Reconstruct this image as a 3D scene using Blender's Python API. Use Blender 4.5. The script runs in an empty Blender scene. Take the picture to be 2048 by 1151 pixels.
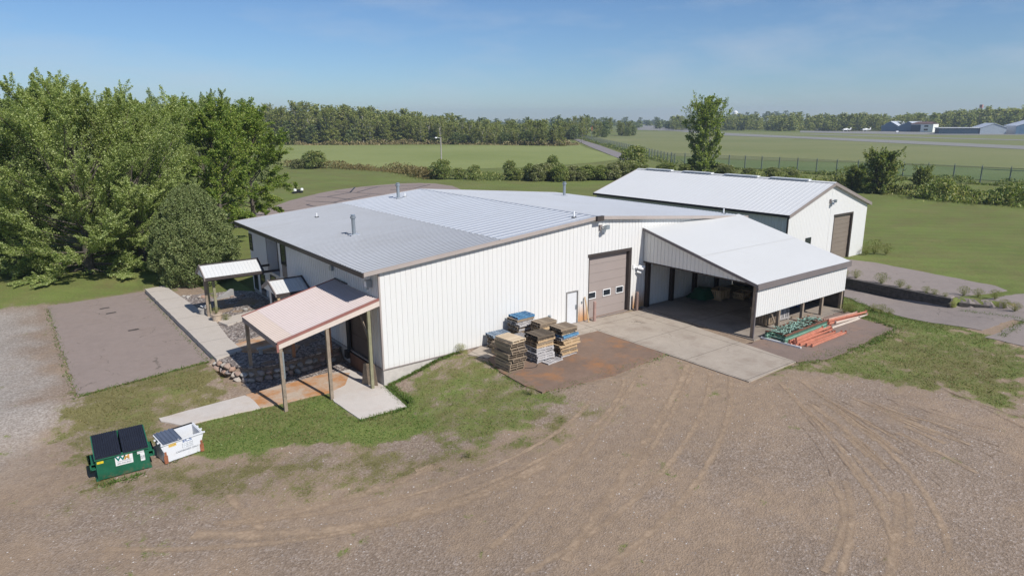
import bpy, bmesh, math, random
import numpy as np
from mathutils import Vector, Matrix

# ------------------------------------------------------------------ camera, sky, sun, exposure
scene = bpy.context.scene
COL = scene.collection
CAM = Vector((-14.3002, -30.0836, 12.534))
cd = bpy.data.cameras.new('camera'); cd.sensor_width = 36.0; cd.lens = 23.5287
cd.clip_start = 0.1; cd.clip_end = 9000
co = bpy.data.objects.new('camera', cd); COL.objects.link(co)
R3 = Matrix(((0.797629, 0.151194, -0.58389), (-0.603121, 0.190722, -0.774513), (-0.005741, 0.969931, 0.243314)))
co.matrix_world = Matrix.Translation(CAM) @ R3.to_4x4()
scene.camera = co

SUN_EL, SUN_AZ = math.radians(43.5), math.radians(-83.0)      # azimuth measured from +X
sun_dir = Vector((math.cos(SUN_AZ)*math.cos(SUN_EL), math.sin(SUN_AZ)*math.cos(SUN_EL), math.sin(SUN_EL)))
sl = bpy.data.lights.new('sun', 'SUN'); sl.energy = 3.9; sl.angle = math.radians(0.53); sl.color = (1.0, 0.95, 0.885)
so = bpy.data.objects.new('sun', sl); COL.objects.link(so); so.location = (0, -60, 80)
so.rotation_euler = (-sun_dir).to_track_quat('-Z', 'Y').to_euler()

world = bpy.data.worlds.new("World"); scene.world = world; world.use_nodes = True
nt = world.node_tree; nt.nodes.clear()
wo = nt.nodes.new('ShaderNodeOutputWorld'); bg = nt.nodes.new('ShaderNodeBackground'); bg.inputs[1].default_value = 0.064
sky = nt.nodes.new('ShaderNodeTexSky'); sky.sky_type = 'NISHITA'; sky.sun_disc = False
sky.sun_elevation = SUN_EL; sky.sun_rotation = math.pi/2 - SUN_AZ
sky.altitude = 400; sky.air_density = 1.0; sky.dust_density = 0.25; sky.ozone_density = 3.5
# thin wisps of high cloud
tc = nt.nodes.new('ShaderNodeTexCoord'); mp = nt.nodes.new('ShaderNodeMapping'); mp.inputs['Scale'].default_value = (1.6, 3.2, 9.0)
mp.inputs['Rotation'].default_value = (0.05, 0.12, 0.7)
nz = nt.nodes.new('ShaderNodeTexNoise'); nz.inputs['Scale'].default_value = 1.7; nz.inputs['Detail'].default_value = 7; nz.inputs['Roughness'].default_value = .58
cr = nt.nodes.new('ShaderNodeValToRGB'); cr.color_ramp.elements[0].position = .44; cr.color_ramp.elements[1].position = .74
cr.color_ramp.elements[0].color = (0, 0, 0, 1); cr.color_ramp.elements[1].color = (.40, .40, .40, 1)
mx = nt.nodes.new('ShaderNodeMixRGB'); mx.inputs[2].default_value = (6.5, 7.2, 8.2, 1)
nt.links.new(tc.outputs['Generated'], mp.inputs[0]); nt.links.new(mp.outputs[0], nz.inputs[0]); nt.links.new(nz.outputs[0], cr.inputs[0])
nt.links.new(cr.outputs[0], mx.inputs[0]); tint = nt.nodes.new('ShaderNodeMixRGB'); tint.blend_type = 'MULTIPLY'; tint.inputs[0].default_value = 1; tint.inputs[2].default_value = (.76, .93, 1.14, 1)
nt.links.new(sky.outputs[0], tint.inputs[1]); nt.links.new(tint.outputs[0], mx.inputs[1]); nt.links.new(mx.outputs[0], bg.inputs[0])
nt.links.new(bg.outputs[0], wo.inputs[0])
scene.view_settings.view_transform = 'Standard'; scene.view_settings.look = 'None'
scene.view_settings.exposure = 0.45; scene.view_settings.gamma = 1.0; scene.view_settings.use_curve_mapping = False
scene.cycles.max_bounces = 6; scene.cycles.diffuse_bounces = 3; scene.cycles.glossy_bounces = 2; scene.cycles.transparent_max_bounces = 8
scene.cycles.volume_bounces = 0

random.seed(7)
RNG = np.random.default_rng(11)
U = random.uniform

# ------------------------------------------------------------------ helpers
def tag(o, label=None, cat=None, group=None, kind=None):
    if label: o['label'] = label
    if cat: o['category'] = cat
    if group: o['group'] = group
    if kind: o['kind'] = kind
    return o
def empty(name, loc=(0, 0, 0), rz=0, **k):
    o = bpy.data.objects.new(name, None); COL.objects.link(o); o.location = loc; o.rotation_euler = (0, 0, rz); o.empty_display_size = .2
    return tag(o, **k)
def link(name, me, parent=None, loc=None, rz=0, **k):
    o = bpy.data.objects.new(name, me); COL.objects.link(o)
    if parent: o.parent = parent
    if loc is not None: o.location = loc
    if rz: o.rotation_euler = (0, 0, rz)
    return tag(o, **k)
def copy_tree(o, parent=None):
    c = o.copy(); COL.objects.link(c)
    if parent: c.parent = parent
    for ch in o.children: copy_tree(ch, c)
    return c
V = Vector
class MB:
    """collects solids and builds them as ONE mesh"""
    def __init__(s): s.v = []; s.f = []; s.m = []; s.mi = 0
    def add(s, vs, fs):
        b = len(s.v); s.v += [tuple(p) for p in vs]; s.f += [tuple(i+b for i in f) for f in fs]; s.m += [s.mi]*len(fs); return s
    def box(s, x0, x1, y0, y1, z0, z1):
        return s.add([(x0,y0,z0),(x1,y0,z0),(x1,y1,z0),(x0,y1,z0),(x0,y0,z1),(x1,y0,z1),(x1,y1,z1),(x0,y1,z1)],
              [(0,3,2,1),(4,5,6,7),(0,1,5,4),(1,2,6,5),(2,3,7,6),(3,0,4,7)])
    def bar(s, p, q, w, h, up=(0,0,1)):
        p, q = V(p), V(q); d = (q-p).normalized(); up = V(up)
        a = d.cross(up)
        if a.length < 1e-3: a = d.cross(V((1,0,0)))
        a.normalize(); b = a.cross(d).normalized(); a = a*w/2; b = b*h/2
        vs = [p-a-b, p+a-b, p+a+b, p-a+b, q-a-b, q+a-b, q+a+b, q-a+b]
        return s.add(vs, [(0,1,2,3),(7,6,5,4),(0,4,5,1),(1,5,6,2),(2,6,7,3),(3,7,4,0)])
    def tube(s, p, q, r0, r1=None, n=8, cap=True):
        p, q = V(p), V(q); r1 = r0 if r1 is None else r1
        d = (q-p).normalized(); a = d.orthogonal().normalized(); b = d.cross(a)
        vs = []
        for c, r in ((p, r0), (q, r1)):
            for i in range(n):
                t = 2*math.pi*i/n; vs.append(c+a*(r*math.cos(t))+b*(r*math.sin(t)))
        fs = [(i, (i+1) % n, n+(i+1) % n, n+i) for i in range(n)]
        if cap: fs += [tuple(range(n-1, -1, -1)), tuple(range(n, 2*n))]
        return s.add(vs, fs)
    def lathe(s, c, prof, n=14):
        c = V(c); vs = []; k = len(prof)
        for r, z in prof:
            for i in range(n):
                t = 2*math.pi*i/n; vs.append((c.x+r*math.cos(t), c.y+r*math.sin(t), c.z+z))
        fs = []
        for j in range(k-1):
            for i in range(n):
                fs.append((j*n+i, j*n+(i+1) % n, (j+1)*n+(i+1) % n, (j+1)*n+i))
        fs += [tuple(range(n-1, -1, -1)), tuple(range((k-1)*n, k*n))]
        return s.add(vs, fs)
    def prism(s, poly, d):
        """planar polygon (3-D points) pushed along d"""
        n = len(poly); d = V(d); P = [V(p) for p in poly]
        fs = [tuple(range(n-1, -1, -1)), tuple(range(n, 2*n))]+[(i, (i+1) % n, n+(i+1) % n, n+i) for i in range(n)]
        return s.add(P+[p+d for p in P], fs)
    def build(s, name, mats, parent=None, smooth=False, **k):
        me = bpy.data.meshes.new(name); me.from_pydata(s.v, [], s.f)
        mats = mats if isinstance(mats, (list, tuple)) else [mats]
        for m in mats: me.materials.append(m)
        if len(mats) > 1: me.polygons.foreach_set('material_index', s.m)
        bm = bmesh.new(); bm.from_mesh(me); bmesh.ops.recalc_face_normals(bm, faces=bm.faces); bm.to_mesh(me); bm.free()
        if smooth: me.polygons.foreach_set('use_smooth', [True]*len(me.polygons))
        me.update()
        return link(name, me, parent, **k)
def ribbed(mb, o, u, v, n, u0, u1, v0, v1, sp, prof, extra=(), vsub=1):
    """profiled metal sheet: profile runs along u, extruded along v from v0(u) to v1(u); prof = [(du, depth)...] at every multiple of sp"""
    o, u, v, n = V(o), V(u), V(v), V(n)
    pts = [(u0, 0.), (u1, 0.)]+[(e, 0.) for e in extra if u0 < e < u1]
    k = math.floor(u0/sp)-1
    while k*sp < u1+sp:
        for du, d in prof:
            t = k*sp+du
            if u0 < t < u1: pts.append((t, d))
        k += 1
    pts.sort()
    f0 = v0 if callable(v0) else (lambda t: v0); f1 = v1 if callable(v1) else (lambda t: v1)
    vs = []; rows = vsub+1
    for t, d in pts:
        a, b = f0(t), f1(t)
        for j in range(rows): vs.append(o+u*t+v*(a+(b-a)*j/vsub)+n*d)
    fs = []
    for i in range(len(pts)-1):
        for j in range(vsub): fs.append((i*rows+j, (i+1)*rows+j, (i+1)*rows+j+1, i*rows+j+1))
    return mb.add(vs, fs)
GROOVE = [(-.026, 0), (-.012, -.024), (.012, -.024), (.026, 0)]
RIB = [(-.055, 0), (-.025, .038), (.025, .038), (.055, 0)]
DEEP = [(-.05, 0), (-.024, -.045), (.024, -.045), (.05, 0)]
def fast_mesh(name, verts, quads, mat):
    me = bpy.data.meshes.new(name); nv, nf = len(verts), len(quads); k = quads.shape[1]
    me.vertices.add(nv); me.vertices.foreach_set('co', np.ascontiguousarray(verts, np.float32).ravel())
    me.loops.add(nf*k); me.polygons.add(nf)
    me.loops.foreach_set('vertex_index', np.ascontiguousarray(quads, np.int32).ravel())
    me.polygons.foreach_set('loop_start', np.arange(0, nf*k, k, dtype=np.int32))
    me.polygons.foreach_set('loop_total', np.full(nf, k, np.int32))
    for m in (mat if isinstance(mat, (list, tuple)) else [mat]): me.materials.append(m)
    me.update(calc_edges=True); return me

# ------------------------------------------------------------------ materials
class NT:
    def __init__(s, name):
        s.m = bpy.data.materials.new(name); s.m.use_nodes = True; s.t = s.m.node_tree; s.b = s.t.nodes['Principled BSDF']
        s.out = s.t.nodes['Material Output']
    def n(s, typ, **k):
        nd = s.t.nodes.new('ShaderNode'+typ)
        for a, b in k.items():
            if a in nd.inputs: nd.inputs[a].default_value = b
            else: setattr(nd, a, b)
        return nd
    def l(s, a, b): s.t.links.new(a, b)
    def pos(s, obj=False):
        return s.n('TexCoord').outputs['Object'] if obj else s.n('NewGeometry').outputs['Position']
    def noise(s, scale, detail=3, rough=.55, vec=None):
        nd = s.n('TexNoise'); nd.inputs['Scale'].default_value = scale; nd.inputs['Detail'].default_value = detail; nd.inputs['Roughness'].default_value = rough
        s.l(vec if vec is not None else s.pos(), nd.inputs['Vector']); return nd.outputs[0]
    def ramp(s, f, stops):
        r = s.n('ValToRGB'); e = r.color_ramp.elements
        while len(e) < len(stops): e.new(.5)
        for i, (p, c) in enumerate(stops):
            e[i].position = p; e[i].color = (c, c, c, 1) if isinstance(c, (int, float)) else (*c, 1)
        s.l(f, r.inputs[0]); return r.outputs[0]
    def math(s, op, a, b=0., clamp=False):
        m = s.n('Math', operation=op); m.use_clamp = clamp
        for i, x in enumerate((a, b)):
            if isinstance(x, (int, float)): m.inputs[i].default_value = x
            else: s.l(x, m.inputs[i])
        return m.outputs[0]
    def mix(s, f, a, b, typ='MIX'):
        m = s.n('MixRGB', blend_type=typ)
        for i, x in enumerate((f, a, b)):
            if isinstance(x, (int, float)): m.inputs[i].default_value = x if i == 0 else (x, x, x, 1)
            elif isinstance(x, tuple): m.inputs[i].default_value = (*x, 1)
            else: s.l(x, m.inputs[i])
        return m.outputs[0]
    def col(s, c):
        s.l(c, s.b.inputs['Base Color']) if not isinstance(c, tuple) else setattr(s.b.inputs['Base Color'], 'default_value', (*c, 1))
        return s
    def bump(s, h, strength=.4, dist=.02):
        b = s.n('Bump'); b.inputs['Strength'].default_value = strength; b.inputs['Distance'].default_value = dist
        s.l(h, b.inputs['Height']); s.l(b.outputs[0], s.b.inputs['Normal']); return s
    def set(s, rough=.6, metal=0., spec=.5):
        s.b.inputs['Roughness'].default_value = rough; s.b.inputs['Metallic'].default_value = metal; s.b.inputs['Specular IOR Level'].default_value = spec; return s
def M_(name, c, rough=.6, metal=0., var=.18, scale=1.3, spec=.4, fine=14., bump=0.):
    t = NT(name); n1 = t.noise(scale, 5, .6); n2 = t.noise(fine, 2)
    f = t.math('ADD', t.math('MULTIPLY', n1, .7), t.math('MULTIPLY', n2, .3))
    lo = tuple(x*(1-var) for x in c); hi = tuple(min(x*(1+var), .95) for x in c)
    t.col(t.ramp(f, [(.3, lo), (.7, hi)])).set(rough, metal, spec)
    if bump: t.bump(n2, bump, .01)
    return t.m
def sheet_metal(name, c, rough, metal, grime=(.35,.32,.28), amt=.25):
    """painted or galvanised sheet: faint panel-to-panel change, streaks down the slope, light dirt"""
    t = NT(name); p = t.pos()
    big = t.noise(.22, 4); fine = t.noise(3.5, 6, .7)
    f = t.math('MULTIPLY', t.ramp(t.math('ADD', t.math('MULTIPLY', big, .5), t.math('MULTIPLY', fine, .5)), [(.42, 0.), (.72, 1.)]), amt)
    mp_ = t.n('Mapping'); mp_.inputs['Scale'].default_value = (.25, 4., 1.); t.l(p, mp_.inputs[0])
    st = t.ramp(t.noise(1., 5, .65, mp_.outputs[0]), [(.48, 0.), (.75, .8)])
    col = t.mix(f, c, tuple(a*b for a, b in zip(c, (.72, .70, .66))))
    t.col(t.mix(t.math('MULTIPLY', st, amt), col, tuple(a*b for a, b in zip(c, (.80, .76, .70))))).set(rough, metal, .5)
    return t.m
MAT = {}
def wall_mat():
    t = NT('white_siding'); p = t.pos(); sx = t.n('SeparateXYZ'); t.l(p, sx.inputs[0])
    x, y, z = sx.outputs
    big = t.noise(.3, 4)
    mp_ = t.n('Mapping'); mp_.inputs['Scale'].default_value = (5, 5, .35); t.l(p, mp_.inputs[0])
    st = t.noise(1.0, 5, .65, mp_.outputs[0])
    c = t.mix(t.ramp(st, [(.45, 0.), (.8, .22)]), (.655, .655, .64), (.55, .53, .49))
    # rust bleeding up from the slab round the door and the drip corner of the lean-to
    def band(a, b, w):
        lo = t.n('MapRange', interpolation_type='SMOOTHSTEP'); t.l(x, lo.inputs[0]); lo.inputs[1].default_value = a-w; lo.inputs[2].default_value = a
        hi = t.n('MapRange', interpolation_type='SMOOTHSTEP'); t.l(x, hi.inputs[0]); hi.inputs[1].default_value = b; hi.inputs[2].default_value = b+w; hi.inputs[3].default_value = 1; hi.inputs[4].default_value = 0
        return t.math('MULTIPLY', lo.outputs[0], hi.outputs[0])
    xr = t.math('MAXIMUM', band(13.6, 14.5, .6), band(18.75, 19.6, .45))
    zr_ = t.n('MapRange', interpolation_type='SMOOTHSTEP'); t.l(z, zr_.inputs[0]); zr_.inputs[1].default_value = 0; zr_.inputs[2].default_value = 1.5; zr_.inputs[3].default_value = 1; zr_.inputs[4].default_value = 0
    yf = t.math('LESS_THAN', y, .2)
    f = t.math('MULTIPLY', t.math('MULTIPLY', xr, zr_.outputs[0]), yf)
    f = t.math('MULTIPLY', f, t.ramp(st, [(.2, .45), (.5, 1.)]), True)
    c = t.mix(f, c, (.46, .23, .085))
    # splash dirt on the lowest hand of the siding
    zd = t.n('MapRange', interpolation_type='SMOOTHSTEP'); t.l(z, zd.inputs[0]); zd.inputs[1].default_value = 0; zd.inputs[2].default_value = .35; zd.inputs[3].default_value = .35; zd.inputs[4].default_value = 0
    c = t.mix(t.math('MULTIPLY', zd.outputs[0], st), c, (.42, .36, .28))
    t.col(c).set(.42, 0, .45); return t.m
MAT['wall'] = wall_mat()
MAT['lean_wall'] = sheet_metal('cream_siding', (.74, .73, .69), .45, 0)
MAT['roof_dim_reflection'] = sheet_metal('galvanised_dim_reflection', (.255, .272, .302), .46, .35, amt=.5)  # same galvanised metal; its weaker reflection is put into a darker base colour
MAT['roof_bright_reflection'] = sheet_metal('galvanised_bright_reflection', (.52, .545, .58), .42, .25, amt=.3)  # stronger specular reflection of the upper sheet painted as a lighter base colour
MAT['roof_right'] = sheet_metal('pale_galvanised_roof', (.45, .47, .50), .44, .35, amt=.35)
MAT['roof_white'] = sheet_metal('white_roof', (.565, .572, .565), .5, 0, amt=.16)
MAT['shed_roof'] = sheet_metal('pale_shed_roof', (.64, .65, .65), .5, 0, amt=.16)
MAT['roof_pink'] = sheet_metal('faded_pink_roof', (.50, .425, .405), .5, 0, amt=.3)
MAT['trim'] = M_('brown_trim', (.25, .215, .20), .45, var=.08)
MAT['trim_tan'] = M_('taupe_trim', (.36, .315, .29), .45, var=.08)
MAT['dark_trim'] = M_('dark_bronze_trim', (.055, .045, .042), .45, var=.1)
MAT['shelter_trim'] = M_('dark_taupe_trim', (.165, .145, .145), .45, var=.08)
MAT['red_trim'] = M_('faded_red_trim', (.27, .12, .10), .5, var=.15)
MAT['cream'] = M_('cream_trim', (.58, .50, .44), .5, var=.1)
MAT['door_taupe'] = M_('taupe_door', (.31, .265, .245), .45, var=.06, scale=.6)
MAT['door_brown'] = M_('brown_door', (.20, .165, .135), .5, var=.08)
MAT['white'] = M_('white_paint', (.76, .77, .77), .4, var=.05)
MAT['grey_metal'] = M_('galvanised_pipe', (.36, .40, .43), .35, .6, var=.1)
MAT['glass'] = M_('dark_glass', (.022, .028, .035), .08, 0, var=.2, spec=.8)
MAT['black'] = M_('black_plastic', (.016, .017, .02), .5, var=.3)
MAT['concrete_wall'] = M_('foundation_concrete', (.46, .43, .39), .85, var=.16, scale=2., bump=.3)
MAT['post_wood'] = M_('weathered_post', (.25, .20, .15), .8, var=.35, scale=3., bump=.4)
MAT['post_red'] = M_('redwood_stained_post', (.30, .15, .08), .75, var=.3, scale=3.)
MAT['post_green'] = M_('treated_green_post', (.22, .21, .13), .8, var=.25, scale=3.)
MAT['steel_brown'] = M_('brown_steel_column', (.035, .024, .02), .6, var=.2)
MAT['timber_dark'] = M_('creosoted_timber', (.085, .075, .066), .85, var=.45, scale=4., bump=.5)
def leaf_mat(name, c1, c2, c3=None, trans=.3):
    t = NT(name); g = t.n('NewGeometry'); r = g.outputs['Random Per Island']
    n = t.noise(.35, 3)
    f = t.math('ADD', t.math('MULTIPLY', r, .65), t.math('MULTIPLY', n, .5), True)
    stops = [(.15, c1), (.6, c2)]+([(.95, c3)] if c3 else [])
    c = t.ramp(f, stops)
    t.t.nodes.remove(t.b)
    d = t.n('BsdfDiffuse'); tr = t.n('BsdfTranslucent'); gl = t.n('BsdfGlossy'); gl.inputs['Roughness'].default_value = .45
    tcol = t.mix(1., c, (1.5, 1.6, .6), 'MULTIPLY')
    t.l(c, d.inputs[0]); t.l(tcol, tr.inputs[0]); gl.inputs[0].default_value = (.6, .65, .6, 1)
    m1 = t.n('MixShader'); m1.inputs[0].default_value = trans; t.l(d.outputs[0], m1.inputs[1]); t.l(tr.outputs[0], m1.inputs[2])
    m2 = t.n('MixShader'); m2.inputs[0].default_value = .025; t.l(m1.outputs[0], m2.inputs[1]); t.l(gl.outputs[0], m2.inputs[2])
    t.l(m2.outputs[0], t.out.inputs[0]); return t.m
MAT['bark'] = M_('grey_brown_bark', (.10, .085, .07), .9, var=.35, scale=3.)
MAT['bark_pale'] = M_('pale_birch_bark', (.42, .40, .36), .8, var=.3, scale=1.5)
def rock_mat():
    t = NT('field_stone'); oi = t.n('ObjectInfo'); p = t.pos(True)
    c = t.ramp(oi.outputs['Random'], [(0, (.42, .38, .33)), (.3, (.34, .27, .23)), (.5, (.40, .26, .19)), (.75, (.30, .29, .28)), (1, (.50, .47, .42))])
    n = t.noise(6, 5, .65, p)
    t.col(t.mix(.5, c, t.ramp(n, [(.3, .15), (.7, .6)]), 'OVERLAY')).set(.85).bump(n, .5, .05); return t.m
MAT['rock'] = rock_mat()
D = {
'mound': [(-0.49,-1.54),(1.54,-0.54),(5.32,0.7),(5.76,-0.19),(5.07,-3.29),(4.93,-6.0),(5.6,-7.84),(4.04,-9.1),(1.5,-9.62),(-0.34,-9.33),(-1.41,-7.95),(-1.54,-6.07),(-0.83,-4.09)],
'dock_grass': [(-9.34,1.03),(-6.05,0.95),(-3.19,0.71),(-2.88,-0.32),(-2.79,-3.12),(-0.45,-3.25),(-0.73,-5.5),(-2.14,-5.78),(-3.87,-4.45),(-6.45,-3.04),(-8.78,-2.54),(-9.45,-1.18)],
'patchy': [(-13.0,8.04),(-6.15,9.49),(-6.47,6.57),(-6.16,2.88),(-10.12,2.56),(-10.3,0.4),(-11.41,-0.47),(-12.22,-2.39),(-13.49,-1.88),(-13.9,1.46),(-14.16,5.97)],
'olive': [(-13.51,-2.31),(-11.16,-1.41),(-9.5,-2.43),(-6.6,-3.56),(-1.29,-6.49),(-0.18,-9.09),(4.16,-8.79),(6.14,-10.32),(5.57,-11.18),(1.83,-11.19),(-4.12,-9.55),(-7.97,-7.67),(-11.81,-5.33),(-13.89,-3.11)],
'right_grass': [(14.51,-11.9),(18.25,-12.43),(22.65,-12.89),(27.89,-12.86),(29.07,-11.1),(30.96,-8.34),(34.61,-6.47),(35.32,-7.96),(32.65,-12.47),(30.45,-17.31),(28.92,-19.58),(19.38,-22.32),(19.33,-19.24),(17.82,-16.55),(17.69,-13.31)],
'lawn_edge': [(-17.42,26.3),(-15.8,26.53),(-12.99,28.11),(-9.62,28.56),(-6.66,27.79)],
'dry': [(-9.69,-5.69),(-7.54,-6.43),(-3.66,-9.89),(2.14,-10.82),(5.63,-11.12),(-1.36,-12.12),(-5.6,-10.92),(-9.25,-8.5)],
'parking': [(-13.03,27.73),(-12.93,7.1),(-6.37,8.42),(-6.54,28.2)],
'walk': [(-6.67,27.6),(-5.2,27.89),(-4.97,23.54),(-4.52,15.31),(-4.82,11.16),(-4.82,8.05),(-6.38,7.39)],
'walk2': [(-4.52,15.31),(-2.05,16.08),(-0.38,17.06),(-0.58,15.56),(-2.03,14.82),(-4.17,13.63)],
'walk3': [(-5.09,9.37),(-3.23,10.04),(-2.52,8.52),(-1.91,6.88),(-2.6,5.77),(-4.87,7.87)],
'strip_white': [(-10.12,2.92),(-6.13,3.23),(-5.96,2.31),(-6.0,1.21),(-9.41,1.43),(-10.11,2.5)],
'strip_dirt': [(-10.18,2.78),(-9.62,3.03),(-8.95,2.93),(-8.68,2.02),(-8.96,1.56),(-9.6,1.53),(-10.12,2.06)],
'strip_tan': [(-6.09,3.28),(-1.61,3.64),(-0.63,2.88),(-1.58,1.36),(-2.42,1.0),(-5.98,1.2)],
'pad': [(-1.67,3.5),(-0.41,3.38),(0.18,1.59),(-0.04,-0.27),(-0.31,-2.99),(-2.72,-2.96),(-2.86,-0.25),(-2.6,0.89)],
'garden': [(-5.0,27.99),(-1.77,26.51),(-0.22,22.35),(-0.35,16.59),(-1.09,12.82),(-0.93,6.3),(-0.43,3.22),(-1.28,1.93),(-2.04,3.48),(-2.82,4.38),(-4.51,4.17),(-5.91,3.74),(-6.33,5.41),(-6.35,7.34),(-4.78,8.2),(-4.62,14.89),(-4.94,23.75)],
'brown_pad': [(13.35,-2.06),(13.43,-7.28),(8.99,-7.81),(4.66,-7.29),(4.5,-6.15),(4.64,-3.89),(5.16,-2.04),(5.94,-1.64)],
'conc': [(13.5,-12.51),(17.91,-12.39),(18.27,-9.36),(19.33,-0.51),(12.68,0.17),(6.05,-0.02),(4.79,-0.64),(5.29,-1.84),(6.26,-1.68),(9.09,-2.17),(13.42,-1.99),(13.46,-6.89)],
'asph_right': [(17.68,-9.11),(17.97,-12.43),(19.84,-13.21),(22.29,-13.05),(25.48,-12.93),(28.01,-12.79),(28.41,-11.09),(29.8,-8.92)],
'up': [(40.03,-3.86),(44.81,-1.2),(46.8,-2.23),(46.12,-6.51),(45.81,-11.41),(44.4,-13.2),(40.23,-13.31),(38.85,-12.21)],
'up2': [(38.96,-13.81),(44.07,-15.18),(35.91,-17.53),(36.14,-15.56)],
'low': [(38.42,-4.98),(34.32,-4.74),(35.51,-6.06),(33.18,-10.73),(31.98,-13.41),(31.85,-16.27),(36.11,-16.65),(38.69,-16.57),(38.81,-13.91),(38.34,-11.55)],
'low2': [(30.35,-16.95),(36.43,-17.45),(30.18,-19.24)],
'loop': [(6.34,57.12),(8.88,61.05),(12.26,65.0),(15.76,69.66),(22.57,78.62),(30.81,86.69),(36.13,90.31),(41.12,92.38),(46.0,93.62),(50.63,93.93),(54.33,92.22),(56.12,89.21),(55.99,82.33),(53.27,74.54),(47.49,63.35),(16.13,40.61)],
'crack0': [(17.59,68.58),(17.59,66.41),(19.19,65.8)],
'crack1': [(23.27,71.66),(22.61,71.38),(22.64,68.96),(23.29,67.63)],
'crack2': [(24.25,75.99),(26.72,72.17),(27.42,69.87)],
'crack3': [(27.71,80.6),(29.55,79.05),(30.63,73.37),(31.65,72.52)],
'crack4': [(29.52,80.06),(35.21,83.71),(40.24,92.73)],
'crack5': [(33.47,86.3),(35.57,84.53),(36.24,81.74),(38.54,76.57)],
'crack6': [(36.62,83.64),(41.19,88.08),(43.61,89.85)],
'crack7': [(41.3,90.52),(46.42,90.1),(52.75,87.42)],
'crack8': [(26.77,71.27),(31.24,74.73),(36.16,77.53)],
'crack9': [(42.81,83.04),(48.23,83.34),(54.06,87.69)],
'field': [(111.7,349.82),(136.66,312.89),(154.1,289.57),(192.84,254.22),(203.05,215.45),(234.2,242.59),(192.13,186.71),(147.16,124.21),(125.22,116.31),(107.9,114.13),(78.72,119.68),(62.85,102.74),(66.6,135.37),(51.15,162.5),(46.51,172.48)],
'airfield': [(307.77,305.96),(545.5,480.39),(547.79,373.61),(587.92,272.95),(565.74,96.51),(189.04,12.98),(184.13,68.78),(171.85,93.78),(173.57,124.59),(215.95,185.53)],
'mown': [(160.31,111.59),(169.39,92.13),(179.46,66.42),(185.18,12.13),(144.11,3.02),(146.14,28.25),(142.7,60.2),(136.08,88.39)],
'road': [(324.52,347.27),(296.8,308.9),(223.28,212.39),(153.99,125.55),(145.66,117.81),(143.03,120.25),(207.05,202.41),(290.63,307.03)],
'runway': [(1112.92,1005.76),(971.33,790.71),(507.36,344.51),(436.77,231.78),(390.85,145.11),(347.5,74.23),(324.7,28.72),(281.99,21.05),(308.53,62.79),(343.76,124.56),(392.23,205.8),(429.9,288.73),(562.85,450.2),(594.06,528.66)],
'taxi': [(507.82,264.68),(458.9,145.32),(440.34,89.74),(425.5,85.77),(441.24,138.71),(487.42,253.11)],
'apron': [(644.14,352.78),(664.27,268.9),(610.42,202.04),(650.66,146.06),(577.86,126.57),(539.73,175.58),(548.38,252.96),(563.57,305.77)],
'fence_r': [(135.41,84.54),(135.84,74.11),(135.72,69.51),(135.07,64.48),(135.32,59.98),(134.96,55.18),(135.45,50.83),(135.84,46.73),(135.41,41.72),(135.55,37.34),(135.83,33.02),(135.65,28.52),(135.77,24.0),(135.67,19.88),(135.43,16.08),(135.28,12.39),(135.26,8.76)],
'fence_l': [(396.43,427.41),(135.43,89.9)],
}
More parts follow.
